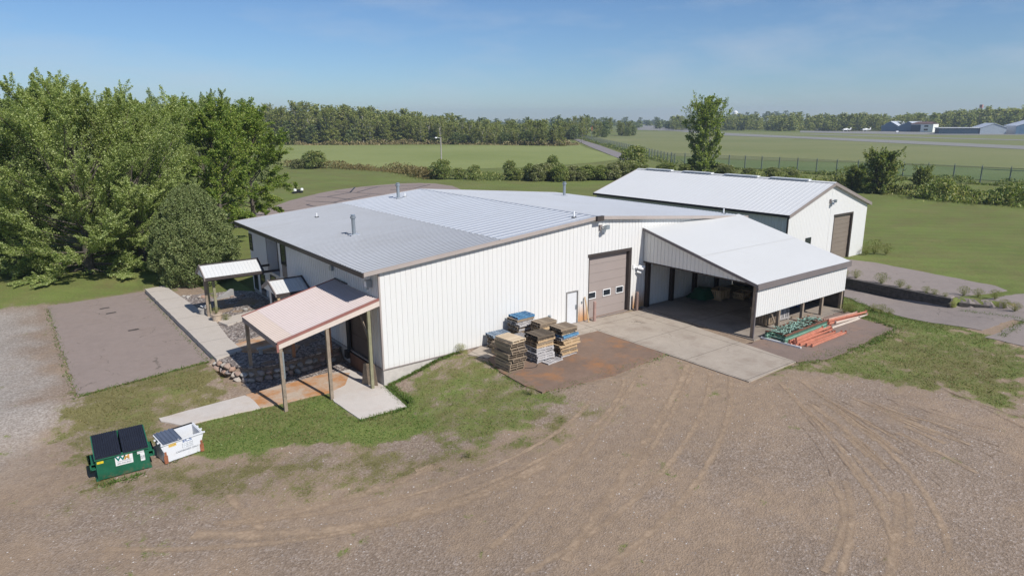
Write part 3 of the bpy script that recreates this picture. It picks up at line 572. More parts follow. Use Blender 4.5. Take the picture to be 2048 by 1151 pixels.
# pebble bed round the entries
def pebble_mat():
    t = NT('river_pebbles'); vo = t.n('TexVoronoi'); vo.inputs['Scale'].default_value = 11; t.l(t.pos(), vo.inputs[0])
    s = t.n('SeparateColor'); t.l(vo.outputs['Color'], s.inputs[0])
    t.col(t.ramp(s.outputs[0], [(0, (.06, .052, .05)), (.4, (.17, .14, .125)), (.75, (.29, .24, .21)), (1, (.48, .45, .42))])).set(.8)
    t.bump(vo.outputs['Distance'], .9, .04); return t.m
gp = [p for p in D['garden']]
slab('pebble_bed', gp, -.165, .08, pebble_mat(), .04, .4, seed=12)
mb = MB()                                    # loose gravel spilling to the foot of the stones
slab('gravel_strip', [(-5.9, 4.9), (-5.7, 3.5), (-4.2, 3.55), (-2.5, 3.2), (-.9, 3.35), (-.2, 3.4), (-.05, 4.7), (-2, 4.6), (-4, 4.6)], -.875, .05, pebble_mat(), .05, .4, seed=13)

# fields beyond, each a sheet just above the ground
def turf_mat(name, c1, c2, scale=.03, stripe=None):
    t = NT(name); n = t.noise(scale, 5, .6); n2 = t.noise(.9, 5, .7); p = t.pos()
    f = t.math('ADD', t.math('MULTIPLY', n, .6), t.math('MULTIPLY', n2, .4))
    if stripe:
        w = t.n('TexWave'); w.inputs['Scale'].default_value = stripe; w.inputs['Distortion'].default_value = 1.5; t.l(p, w.inputs[0]); f = t.math('ADD', f, t.math('MULTIPLY', t.math('SUBTRACT', w.outputs[0], .5), .10))
    t.col(t.ramp(f, [(.32, c1), (.68, c2)])).set(.95, 0, .1); return t.m
def field(name, poly, z, mat, step=12., jit=.5): return slab(name, poly, z, 0, mat, jit, step, seed=hash(name) % 97)
slab('hay_field', D['field'], .05, 0, turf_mat('bright_hay_field', (.17, .205, .066), (.25, .275, .108), .02), .4, 8., seed=21)
slab('airfield_grass', D['airfield'], .06, 0, turf_mat('dry_airfield_grass', (.14, .168, .066), (.225, .225, .108), .012), .8, 20., seed=22)
slab('mown_strip', D['mown'], .09, 0, turf_mat('mown_airfield_edge', (.11, .155, .052), (.17, .21, .08), .05), .3, 8., seed=23)
slab('country_road', D['road'], .12, 0, PV['road'], .05, 10., seed=24)
slab('runway', D['runway'], .16, 0, PV['runway'], .0, 30., seed=25)
slab('taxiway', D['taxi'], .15, 0, PV['runway'], .0, 30., seed=26)
slab('airport_apron', D['apron'], .13, 0, PV['runway'], .0, 30., seed=27)
mb = MB(); mb.mi = 0                         # painted bars on the runway end
for i in range(6):
    c = V((330-i*1.6+8, 58+i*4.2, 0)); 
    mb.prism([(318+i*3.2, 46+i*1.0, .2), (320.4+i*3.2, 45.6+i*1.0, .2), (334+i*3.2, 68+i*1.0, .2), (331.6+i*3.2, 68.4+i*1.0, .2)], (0, 0, .01))
mb.build('runway_marking', MAT['white'], kind='structure')

# tyre tracks: shallow strips of packed dirt laid along the wheel lines
def track_mat(name, c1, c2, lo, hi, amt=1.):
    t = NT(name); n = t.noise(1.1, 5, .7); n2 = t.noise(7, 4, .7)
    t.col(t.ramp(n2, [(.3, c1), (.7, c2)])).set(.95, 0, .1)
    tr = t.n('BsdfTransparent'); m = t.n('MixShader')
    uv = t.n('UVMap'); s = t.n('SeparateXYZ'); t.l(uv.outputs[0], s.inputs[0])
    e = t.math('MULTIPLY', t.math('MULTIPLY', s.outputs[0], t.math('SUBTRACT', 1, s.outputs[0])), 4.)
    a = t.math('MULTIPLY', t.ramp(t.math('ADD', t.math('MULTIPLY', n, .75), t.math('MULTIPLY', n2, .25)), [(lo, 0.), (hi, amt)]), t.ramp(e, [(0, 0.), (.9, 1.)]))
    t.l(a, m.inputs[0]); t.l(tr.outputs[0], m.inputs[1]); t.l(t.b.outputs[0], m.inputs[2]); t.l(m.outputs[0], t.out.inputs[0]); t.bump(n2, .5, .03); return t.m
def strips(name, curves, mat, zoff=.012):
    vs = []; fs = []; uv = []
    for pts, w in curves:
        P = np.array(pts, float); L = np.r_[0, np.cumsum(np.hypot(*np.diff(P, axis=0).T))]; n = max(2, int(L[-1]/.35)); s = np.linspace(0, L[-1], n)
        # smooth through the points
        k = len(P); 
        if k > 2:
            deg = min(3, k-1); cx = np.polyfit(L/L[-1], P[:, 0], deg); cy = np.polyfit(L/L[-1], P[:, 1], deg); x = np.polyval(cx, s/L[-1]); y = np.polyval(cy, s/L[-1])
        else: x = np.interp(s, L, P[:, 0]); y = np.interp(s, L, P[:, 1])
        tx = np.gradient(x); ty = np.gradient(y); m = np.hypot(tx, ty); tx /= m; ty /= m
        for i in range(n):
            b = len(vs); ww = w*(1+.25*math.sin(i*.7+len(vs)))/2
            for sgn, u in ((-1, 0), (0, .5), (1, 1)):
                px, py = x[i]-ty[i]*sgn*ww, y[i]+tx[i]*sgn*ww
                vs.append((px, py)); uv.append((u, s[i]))
            if i: fs += [(b-3, b-2, b+1, b), (b-2, b-1, b+2, b+1)]
    A = np.array(vs); z = H(A[:, 0], A[:, 1])+zoff
    me = fast_mesh(name, np.c_[A, z], np.array(fs), mat); ul = me.uv_layers.new(name='UVMap')
    idx = np.zeros(len(me.loops), np.int32); me.loops.foreach_get('vertex_index', idx)
    ul.data.foreach_set('uv', np.array(uv, np.float32)[idx].ravel()); return link(name, me, kind='structure')
TT = track_mat('packed_tan_dirt', (.355, .258, .178), (.455, .345, .242), .24, .62, .85)
TD = track_mat('damp_rut', (.165, .115, .08), (.235, .172, .122), .42, .66, .85)
strips('tyre_track', TRACK_TAN, TT, .014); strips('rut', TRACK_DARK, TD, .022)
# ------------------------------------------------------------------ the warehouse
W, L = 29.99, 21.96; ZE, ZR, OV = 5.279, 6.662, .885; SL = (ZR-ZE)/(W/2+OV)
def roofz(x): return ZE+SL*(min(x, W-x)+OV)
bld = empty('warehouse', (0, 0, 0), label='long low white metal warehouse with grey ribbed gable roof and brown trim', cat='building')
def top_front(u): return roofz(u)-.06
m = MB(); ops = [(0, 12.6, 0), (12.6, 13.56, 2.14), (13.56, 14.48, 0), (14.48, 18.17, 4.14), (18.17, W, 0)]
for a, b, z0 in ops: ribbed(m, (0, 0, 0), (1, 0, 0), (0, 0, 1), (0, -1, 0), a, b, z0, top_front, .305, GROOVE, (W/2,))
m.build('front_wall', MAT['wall'], bld)
m = MB(); tl = ZE+SL*OV-.06
lops = [(0, 1.38, 0, tl), (1.38, 4.12, 2.68, tl), (4.12, 15.45, 0, tl), (15.45, 17.85, 0, 2.15), (15.45, 17.85, 4.72, tl), (17.85, L, 0, tl)]
for a, b, z0, z1 in lops: ribbed(m, (0, 0, 0), (0, 1, 0), (0, 0, 1), (-1, 0, 0), a, b, z0, z1, .305, DEEP)
m.box(0, .7, 15.38, 15.45, 2.15, 4.72); m.box(0, .7, 17.85, 17.92, 2.15, 4.72); m.box(0.01, .7, 15.45, 17.85, 2.08, 2.15)
m.build('side_wall', MAT['wall'], bld)
m = MB(); ribbed(m, (W, 0, 0), (0, 1, 0), (0, 0, 1), (1, 0, 0), 0, L, 0, tl, .305, GROOVE); m.build('side_wall', MAT['wall'], bld)
m = MB(); ribbed(m, (0, L, 0), (1, 0, 0), (0, 0, 1), (0, 1, 0), 0, W, 0, top_front, .305, GROOVE, (W/2,)); m.build('rear_wall', MAT['wall'], bld)
m = MB(); ribbed(m, (.7, 0, 0), (0, 1, 0), (0, 0, 1), (-1, 0, 0), 15.45, 17.85, 2.15, 4.72, .305, GROOVE); m.build('recess_panel', M_('brown_recess_siding', (.17, .15, .13), .5), bld)
m = MB(); m.box(.02, 1.5, .03, .25, -1.4, -.02); m.box(1.5, W-.02, .03, .25, -1.0, -.02); m.box(.03, .25, .25, L-.02, -1.4, -.03); m.box(W-.25, W-.03, .25, L-.02, -1.0, -.03)
m.build('foundation', MAT['concrete_wall'], bld)
m = MB(); m.box(-.02, W+.02, -.03, .06, -.02, .035); m.box(-.03, .06, .06, L, -.021, .034); m.build('base_flashing', MAT['trim'], bld)
# roof: each slope in lapped sheets over a purlin deck
o2 = .24
def slope(name, x0, x1, mat, sp, lift, flip=False, prof=RIB):
    a = V((1, 0, SL)).normalized(); n = V((-SL, 0, 1)).normalized(); base = V((-OV, -o2, ZE))
    if flip: a = V((-1, 0, SL)).normalized(); n = V((SL, 0, 1)).normalized(); base = V((W+OV, -o2, ZE))
    k = math.sqrt(1+SL*SL); v0, v1 = (x0+OV)*k, (x1+OV)*k
    mm = MB(); ribbed(mm, base+n*lift, (0, 1, 0), a, n, 0, L+2*o2, v0, v1, sp, prof)
    e0 = base+a*v0; e1 = base+a*v1
    mm.prism([e0, e1, e1+V((0, 0, -.14)), e0+V((0, 0, -.14))], (0, L+2*o2, 0))
    return mm.build(name, mat, bld)
BIG = [(-.06, 0), (-.025, .032), (.025, .032), (.06, 0)]
slope('lower_roof_sheet', -OV, 7.65, MAT['roof_dim_reflection'], .305, .006); slope('upper_roof_sheet', 7.5, W/2, MAT['roof_bright_reflection'], .61, .022, prof=BIG)
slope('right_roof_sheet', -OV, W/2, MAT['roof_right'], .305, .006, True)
m = MB(); m.prism([(W/2-.28, -o2, ZR-.005), (W/2, -o2, ZR+.05), (W/2+.28, -o2, ZR-.005)], (0, L+2*o2, 0)); m.build('ridge_cap', MAT['roof_right'], bld)
for y in (-o2-.03, L+o2):                      # rake boards along each gable, eave trim along each side
    m = MB()
    for (xa, za), (xb, zb) in (((-OV, ZE), (W/2, ZR)), ((W/2, ZR), (W+OV, ZE))): m.prism([(xa, y, za+.05), (xb, y, zb+.05), (xb, y, zb-.16), (xa, y, za-.16)], (0, .05, 0))
    m.build('rake_trim', MAT['trim_tan'], bld)
for x, y0, y1 in ((-OV-.06, -o2-.02, L+o2), (W+OV, -o2-.02, L+o2)): m = MB(); m.box(x, x+.06, y0, y1, ZE-.22, ZE+.03); m.build('eave_trim', MAT['dark_trim'], bld)
for xa in (-.03, W-.06): m = MB(); m.box(xa, xa+.09, -.035, .06, 0, tl-.1); m.build('corner_trim', MAT['trim_tan'], bld)
m = MB(); m.box(W/2-.28, W/2+.28, -o2-.2, -o2-.03, ZR-.25, ZR+.06); m.build('ridge_end_box', MAT['dark_trim'], bld)
# overhead door, set back in its opening
od = MB()
for i in range(7): od.box(14.5, 18.15, .24-.008*(i % 2), .30, .01+i*.588, .01+(i+1)*.588-.012)
odo = od.build('overhead_door', MAT['door_taupe'], bld)
for x in (14.98, 16.33, 17.52):
    f = MB(); z0, z1, w = 1.33, 1.70, .62
    for a in ((x-w/2-.045, x+w/2+.045, z0-.045, z0), (x-w/2-.045, x+w/2+.045, z1, z1+.045), (x-w/2-.045, x-w/2, z0, z1), (x+w/2, x+w/2+.045, z0, z1)): f.box(a[0], a[1], .19, .235, a[2], a[3])
    f.box(x-w/2, x+w/2, .215, .235, z0, z1); f.m[-6:] = [1]*6
    f.build('door_window', [MAT['white'], MAT['glass']], odo)
m = MB(); m.box(14.38, 18.32, -.05, .0, 4.12, 4.30); m.box(18.12, 18.20, -.03, .32, 0, 4.12); m.box(14.45, 14.50, -.03, .32, 0, 4.12); m.box(14.5, 18.12, -.03, .32, 4.10, 4.13); m.box(18.20, 18.32, -.05, 0, 0, 4.12)
m.build('door_surround', MAT['dark_trim'], bld)
m = MB(); m.box(14.5, 18.12, .05, .23, -.02, .015); m.build('door_sill', PV['brown'], bld)
# walk-in door
m = MB(); m.box(12.65, 13.51, .03, .07, .03, 2.09); dr = m.build('door', M_('white_steel_door', (.60, .615, .63), .4, var=.05), bld)
m = MB(); m.box(13.40, 13.44, -.05, .03, .98, 1.10); m.box(13.39, 13.47, .0, .03, .9, 1.2); m.build('handle', MAT['grey_metal'], dr)
m = MB()
for a in ((12.58, 12.65, 0, 2.14), (13.51, 13.58, 0, 2.14), (12.65, 13.51, 2.09, 2.15)): m.box(a[0], a[1], -.045, .08, a[2], a[3])
m.build('door_frame', M_('grey_door_frame', (.24, .23, .22), .5), bld)
# wall fittings
def flood(name, x, y, z, d, parent, s=1., two=True):
    mm = MB(); mm.box(x-.10*s, x+.10*s, y-.10*s, y, z-.16*s, z+.16*s)
    b = mm.build(name, MAT['trim'], parent)
    mm = MB(); mm.bar((x, y-.1*s, z), (x+d*.3*s, y-.34*s, z+.05*s), .07, .07)
    mm.bar((x+d*.10*s, y-.38*s, z+.0*s), (x+d*.5*s, y-.28*s, z-.0*s), .2*s, .26*s)
    if two: mm.bar((x-d*.02*s, y-.3*s, z-.2*s), (x+d*.2*s, y-.22*s, z-.24*s), .18*s, .2*s)
    mm.build('lamp_head', MAT['grey_metal'], b); return b
flood('floodlight', 15.35, -.03, 5.95, 1, bld, .95)
m = MB(); m.box(18.5, 18.66, -.06, -.02, 2.82, 3.10); pl = m.build('camera_plate', MAT['white'], bld)
for dx, dz, dy in ((.42, -.08, -.34), (.62, .02, -.28), (.40, -.34, -.2)):
    m = MB(); m.bar((18.66, -.04, 2.92), (18.66+dx*.6, dy*.7, 2.92+dz*.6), .045, .045); m.tube((18.66+dx*.4, dy*.5, 2.95+dz), (18.66+dx, dy*1.3, 2.88+dz), .085, .085, 10)
    m.build('camera', MAT['white'], pl)
m = MB(); m.tube((11.2, -.02, .86), (11.2, -.16, .83), .04); m.lathe((11.2, -.12, .88), [(.02, 0), (.09, .02), (.02, .04)]); m.box(11.12, 11.28, -.06, -.02, .8, .94); m.build('spigot', MAT['grey_metal'], bld)
m = MB(); m.box(13.86, 13.92, -.07, -.02, 1.22, 1.36); m.build('switch_box', MAT['grey_metal'], bld)
# side-wall lights
m = MB(); m.box(-.32, -.02, .72, 1.02, 4.28, 4.66); m.bar((-.2, .87, 4.3), (-.26, .87, 4.12), .12, .1); lb = m.build('wall_light', MAT['grey_metal'], bld)
m = MB(); m.box(-.335, -.32, .76, .98, 4.32, 4.60); m.build('lens', MAT['white'], lb)
m = MB(); m.box(-.16, -.02, 5.72, 6.02, 4.28, 4.52); m.box(-.14, -.05, 5.8, 5.94, 4.52, 4.58); m.build('vent_hood', MAT['grey_metal'], bld)
# left-wall windows with brown panels
def side_window(y0, y1, z0, z1, panel=None):
    f = MB()
    for a in ((y0-.05, y1+.05, z0-.05, z0), (y0-.05, y1+.05, z1, z1+.05), (y0-.05, y0, z0, z1), (y1, y1+.05, z0, z1)): f.box(-.045, .01, *a)
    w = f.build('window', MAT['dark_trim'], bld)
    g = MB(); g.box(-.022, .0, y0, y1, z0, z1); g.build('pane', MAT['glass'], w)
    if panel: p = MB(); p.box(-.03, .0, y0, y1, panel[0], panel[1]); p.build('brown_panel', M_('panel', (.20, .175, .155), .5), bld)
side_window(13.85, 14.75, 3.2, 4.55, (2.3, 3.12)); side_window(21.2, 21.85, 3.15, 4.3)
side_window(20.7, 21.5, .2, 1.3); side_window(18.95, 19.95, .4, 1.6, (-.02, .33)); side_window(16.4, 17.5, .95, 1.9)
# dock door
m = MB()
for i in range(5): m.box(.10-.01*(i % 2), .16, 1.42, 4.08, -.02+i*.53, -.02+(i+1)*.53-.012)
m.build('dock_door', M_('dark_dock_door', (.075, .062, .058), .5), bld)
m = MB(); m.box(-.06, .02, 4.0, 4.4, -.1, 2.75); m.box(-.06, .02, 1.18, 1.42, -.1, 2.75); m.box(-.06, .02, 1.42, 4.0, 2.6, 2.78); m.build('dock_seal', MAT['black'], bld)
for ya in (3.95, 1.3): m = MB(); m.box(-.28, .02, ya, ya+.4, -.45, -.02); m.build('dock_bumper', MAT['black'], bld)
m = MB(); m.box(-.12, .02, 1.5, 3.95, -.86, -.1); m.build('dock_leveler', M_('rusty_plate', (.10, .05, .03), .8, var=.4), bld)
# roof pipes
def stack(x, y, hgt, r, name='exhaust_stack', mat='grey_metal', cap=True, pad=.30):
    z = roofz(x); p = MB(); p.tube((x, y, z-.1), (x, y, z+hgt), r, n=12); o = p.build(name, MAT[mat], bld)
    if cap:
        c = MB(); c.lathe((x, y, z+hgt-.04), [(r*1.05, 0), (r*1.5, .03), (r*1.5, .14), (r*.9, .19), (r*1.25, .21), (r*1.2, .25)], 12); c.build('cap', MAT['grey_metal'], o)
    if pad:
        c = MB(); a = V((1, 0, SL if x < W/2 else -SL)).normalized(); q = V((x, y, z+.05)); b = V((0, 1, 0)); c.prism([q-a*pad-b*pad, q+a*pad-b*pad, q+a*pad+b*pad, q-a*pad+b*pad], (0, 0, .02)); c.build('flashing', MAT['roof_bright_reflection' if cap else 'black'], o)
stack(2.75, 8.9, 1.08, .115); stack(11.4, 19.4, 1.05, .13); stack(27.9, 17.6, 1.1, .13)
for x, y, hh in ((3.7, 17.5, .34), (13.9, .85, .42), (12.0, 19.4, .36), (30.0, 1.35, .42)): stack(x, y, hh, .055, 'plumbing_vent', 'white', False, .13)

# ------------------------------------------------------------------ lean-to on the front wall
LX0, LX1, LD, LZ1, LZ0 = 19.50, 29.85, 8.72, 5.49, 3.30; S2 = (LZ1-LZ0)/8.76
ln = empty('lean_to', (24.7, -4.4, 0), label='open-fronted white lean-to shelter with sloping white roof against the warehouse front', cat='shelter')
def LB(mm, name, mats, parent=ln, **k):
    mm.v = [(x-24.7, y+4.4, z) for x, y, z in mm.v] if parent is ln else mm.v; return mm.build(name, mats, parent, **k)
def lroof(name, d0, d1, lift):
    mm = MB(); a = V((0, -1, -S2)).normalized(); k = math.sqrt(1+S2*S2); n = V((0, -S2, 1)).normalized(); base = V((LX0-.14, -.03, LZ1))
    ribbed(mm, base+n*lift, (1, 0, 0), a, n, 0, LX1+.28-LX0, d0*k, d1*k, .23, [(-.035, 0), (-.015, .007), (.015, .007), (.035, 0)])
    e0, e1 = base+a*d0*k, base+a*d1*k; mm.prism([e0, e1, e1+V((0, 0, -.09)), e0+V((0, 0, -.09))], (LX1+.28-LX0, 0, 0))
    return LB(mm, name, MAT['roof_white'])
lroof('upper_roof_sheet', 0, 4.75, .024); lroof('lower_roof_sheet', 4.65, 8.86, .006)
def ztop(d): return LZ1-S2*d-.10
m = MB(); ribbed(m, (LX0, 0, 0), (0, -1, 0), (0, 0, 1), (-1, 0, 0), .04, LD, 3.2, lambda t: max(ztop(t), 3.201), .305, GROOVE); LB(m, 'gable_panel', MAT['lean_wall'])
m = MB(); m.prism([(LX0-.02, -.05, 3.16), (LX0-.02, -LD, 3.16), (LX0-.02, -LD, 3.24), (LX0-.02, -.05, 3.24)], (.12, 0, 0)); LB(m, 'door_header', MAT['steel_brown'])
m = MB(); m.prism([(LX0-.2, 0, LZ1+.02), (LX0-.2, -LD-.2, ztop(LD+.2)+.12), (LX0-.2, -LD-.2, ztop(LD+.2)-.06), (LX0-.2, 0, LZ1-.14)], (.05, 0, 0)); LB(m, 'rake_trim', MAT['shelter_trim'])
m = MB(); ribbed(m, (0, -LD, 0), (1, 0, 0), (0, 0, 1), (0, -1, 0), LX0, LX1, 1.28, ztop(LD)-.12, .23, [(-.028, 0), (-.012, -.02), (.012, -.02), (.028, 0)]); LB(m, 'skirt_panel', MAT['wall'])
m = MB(); m.box(LX0-.16, LX1+.14, -LD-.20, -LD-.14, LZ0-.34, LZ0+.02); LB(m, 'fascia', MAT['shelter_trim'])
m = MB(); ribbed(m, (LX1, 0, 0), (0, -1, 0), (0, 0, 1), (1, 0, 0), .04, LD, -.0, ztop, .305, GROOVE); m.box(LX1-.06, LX1-.03, -LD+.1, -.05, 0, 1.25); LB(m, 'end_wall', [MAT['timber_dark']])
m = MB(); m.box(LX0-.03, LX0+.05, -LD-.04, -LD+.04, .0, ztop(LD)); m.mi = 0; LB(m, 'corner_trim', MAT['shelter_trim'])
for x in (LX0+.10, 22.25, 24.92, 27.25, LX1-.12):
    m = MB(); m.box(x-.085, x+.085, -LD+.06, -LD+.23, .01, 3.15); LB(m, 'post', MAT['post_wood'])
for x, sgn in ((22.25, -1), (27.25, 1)):
    m = MB(); m.bar((x+sgn*.02, -LD+.27, .25 if sgn < 0 else .75), (x+sgn*.85, -LD+.27, 1.5 if sgn < 0 else 1.75), .09, .05, (0, 1, 0)); LB(m, 'brace', MAT['post_wood'])
m = MB(); m.bar((25.1, -LD+.9, .06), (26.9, -LD+.5, .06), .1, .08); LB(m, 'brace', MAT['post_wood'])
for x in (19.85, 22.4, 24.95, 27.6):
    m = MB(); m.box(x-.14, x+.14, -.30, -.05, .01, ztop(.2)); LB(m, 'column', MAT['steel_brown'])
m = MB()
for i in range(4): m.prism([(19.75+2.7*i, -.3, ztop(.3)-.02), (19.75+2.7*i, -LD+.2, ztop(LD-.2)-.02), (19.75+2.7*i, -LD+.2, ztop(LD-.2)-.26), (19.75+2.7*i, -.3, ztop(.3)-.30)], (.12, 0, 0))
LB(m, 'rafter', MAT['steel_brown'])
m = MB(); m.lathe((20.1, -.28, 2.86), [(.03, .22), (.035, .14), (.10, .02), (.15, 0), (.05, -.02)]); LB(m, 'bell_lamp', MAT['white'])

# ------------------------------------------------------------------ storage shed behind
SX0, SX1, SY0, SY1, SZE, SZR = 35.74, 49.38, -.8, 21.82, 4.94, 7.16; SM = (SX0+SX1)/2; S3 = (SZR-SZE)/(SM-SX0)
sh = empty('storage_shed', (SM, 10, 0), label='tall white metal shed with steep white ribbed roof and ridge vents', cat='building')
def SB(mm, name, mats, parent=sh, **k):
    if parent is sh: mm.v = [(x-SM, y-10, z) for x, y, z in mm.v]
    return mm.build(name, mats, parent, **k)
ix0, ix1, iy0, iy1 = SX0+.25, SX1-.25, SY0+.25, SY1-.25
def st(u): return SZR-S3*abs(u-SM)-.08
m = MB()
for a, b, z0 in ((ix0, 43.35, -.1), (43.35, 46.45, 4.2), (46.45, ix1, -.1)): ribbed(m, (0, iy0, 0), (1, 0, 0), (0, 0, 1), (0, -1, 0), a, b, z0, st, .23, [(-.035, 0), (-.015, .02), (.015, .02), (.035, 0)], (SM,))
SB(m, 'front_wall', MAT['wall'])
for x, nn in ((ix0, -1), (ix1, 1)): m = MB(); ribbed(m, (x, 0, 0), (0, 1, 0), (0, 0, 1), (nn, 0, 0), iy0, iy1, -.6, st(ix0), .305, GROOVE); SB(m, 'side_wall', MAT['lean_wall'])
m = MB(); ribbed(m, (0, iy1, 0), (1, 0, 0), (0, 0, 1), (0, 1, 0), ix0, ix1, -.6, st, .305, GROOVE, (SM,)); SB(m, 'rear_wall', MAT['lean_wall'])
for nm, flip in (('left_roof_sheet', 1), ('right_roof_sheet', -1)):
    mm = MB(); a = V((flip, 0, S3)).normalized(); n = V((-flip*S3, 0, 1)).normalized(); base = V((SX0 if flip > 0 else SX1, SY0, SZE)); k = math.sqrt(1+S3*S3)*(SM-SX0)
    ribbed(mm, base, (0, 1, 0), a, n, 0, SY1-SY0, 0, k, .46, [(-.045, 0), (-.018, .014), (.018, .014), (.045, 0)])
    e1 = base+a*k; mm.prism([base-n*.01, e1-n*.01, e1-n*.13, base-n*.13], (0, SY1-SY0, 0)); SB(mm, nm, MAT['shed_roof'])
m = MB(); m.prism([(SM-.22, SY0-.02, SZR-.02), (SM, SY0-.02, SZR+.07), (SM+.22, SY0-.02, SZR-.02)], (0, SY1-SY0+.04, 0)); SB(m, 'ridge_cap', MAT['shed_roof'])
for a, b in ((17.0, 20.4), (11.9, 15.4), (6.7, 10.3), (1.6, 5.3)):
    m = MB(); m.box(SM-.16, SM+.16, a, b, SZR+.03, SZR+.12); m.box(SM-.24, SM+.24, a-.03, b+.03, SZR+.10, SZR+.14); SB(m, 'ridge_vent', MAT['white'])
for y in (SY0-.04, SY1):
    m = MB()
    for (xa, za), (xb, zb) in (((SX0, SZE), (SM, SZR)), ((SM, SZR), (SX1, SZE))): m.prism([(xa, y, za+.05), (xb, y, zb+.05), (xb, y, zb-.22), (xa, y, za-.22)], (0, .04, 0))
    SB(m, 'rake_trim', MAT['trim'])
for xa in (SX0-.06, SX1): m = MB(); m.box(xa, xa+.06, SY0, SY1, SZE-.18, SZE+.03); SB(m, 'eave_trim', MAT['dark_trim'])
m = MB(); m.box(ix0-.04, ix0+.06, iy0-.05, iy0+.06, -.1, SZE-.1); SB(m, 'corner_trim', MAT['dark_trim'])
m = MB()
for i in range(10): m.box(43.38, 46.40, iy0+.14-.012*(i % 2), iy0+.2, .12+i*.405, .12+(i+1)*.405-.014)
SB(m, 'overhead_door', MAT['door_brown'])
m = MB(); m.box(43.22, 46.6, iy0-.05, iy0+.01, 4.18, 4.34); m.box(46.40, 46.62, iy0-.05, iy0+.25, -.1, 4.18); m.box(43.30, 43.37, iy0-.03, iy0+.25, -.1, 4.18); SB(m, 'door_surround', MAT['dark_trim'])
m = MB(); m.box(38.9, 39.8, iy0-.04, iy0, 2.0, 2.75); SB(m, 'window', MAT['glass'])
b_ = flood('floodlight', 42.3, iy0-.02, 5.62, 1, sh, .95); b_.location = (-SM, -10, 0)

# ------------------------------------------------------------------ loading canopy at the dock
dc = empty('dock_canopy', (-2.7, 2.7, -.9), label='faded pink ribbed canopy on wooden posts over the loading dock', cat='canopy')
def DB(mm, name, mats, o=(-2.7, 2.7, -.9), parent=dc, **k):
    mm.v = [(x-o[0], y-o[1], z-o[2]) for x, y, z in mm.v]; return mm.build(name, mats, parent, **k)
cx0, cz0, cz1, cy0, cy1 = -5.27, 2.54, 3.80, .0, 5.62; S4 = (cz1-cz0)/(-cx0)
a = V((1, 0, S4)).normalized(); n = V((-S4, 0, 1)).normalized(); k = math.sqrt(1+S4*S4)*(-cx0)
PR = [(-.045, 0), (-.02, .03), (.02, .03), (.045, 0)]
for nm, v0, v1, mt in (('roof_sheet', .82, k-.05, 'roof_pink'), ('roof_edge_sheet', 0, .86, 'roof_tan')):
    if mt == 'roof_tan': MAT['roof_tan'] = sheet_metal('tan_faded_roof', (.49, .405, .35), .5, 0, amt=.3)
    m = MB(); ribbed(m, V((cx0, cy0, cz0))+n*(.008 if v0 else 0), (0, 1, 0), a, n, 0, cy1-cy0, v0, v1, .23, PR); DB(m, nm, MAT[mt])
m = MB()
for i in range(5): p = V((cx0+.1+i*1.25, 0, cz0+S4*(.1+i*1.25)-.10)); m.box(p.x-.02, p.x+.02, cy0+.05, cy1-.05, p.z, p.z+.085)
DB(m, 'purlin', MAT['post_wood'])
m = MB(); m.prism([(cx0, cy0-.035, cz0+.06), (-.02, cy0-.035, cz1+.06), (-.02, cy0-.035, cz1-.06), (cx0, cy0-.035, cz0-.06)], (0, .12, 0)); m.box(cx0-.04, cx0+.06, cy0-.03, cy0+.1, cz0-.42, cz0-.06); DB(m, 'rake_trim', MAT['red_trim']); m = MB(); m.prism([(cx0, cy1, cz0+.05), (-.02, cy1, cz1+.05), (-.02, cy1, cz1-.01), (cx0, cy1, cz0-.01)], (0, .08, 0)); DB(m, 'rake_trim', MAT['red_trim'])
m = MB(); m.prism([(cx0, cy0-.02, cz0-.06), (-.02, cy0-.02, cz1-.06), (-.02, cy0-.02, cz1-.34), (cx0, cy0-.02, cz0-.30)], (0, .04, 0)); DB(m, 'side_fascia', MAT['cream'])
m = MB(); m.box(cx0, cx0+.05, cy0, cy1, cz0-.27, cz0-.005); DB(m, 'eave_fascia', M_('grey_pink_board', (.27, .22, .21), .7))
m = MB(); m.bar((-.03, 3.9, 3.86), (-.03, 5.62, 3.86), .08, .06); DB(m, 'wall_flashing', MAT['dark_trim'])
for x, y, mt in ((-5.12, .10, 'post_wood'), (-2.82, .10, 'post_wood'), (-.62, .10, 'post_green'), (-5.14, 5.35, 'post_wood'), (-2.82, 5.3, 'post_red'), (-.72, 5.3, 'post_red')):
    zb = -.9 if y < 3 else (-.95); m = MB(); m.box(x-.08, x+.08, y-.08, y+.08, zb, cz0+S4*(x-cx0)-.06); DB(m, 'post', MAT[mt])
m = MB(); m.box(-5.08, -5.01, .015, .025, .75, 2.1); DB(m, 'bent_strip', MAT['grey_metal'])
m = MB(); m.bar((-.62, .2, 1.7), (-.62, 1.1, 2.9), .08, .08, (1, 0, 0)); DB(m, 'brace', MAT['post_wood'])
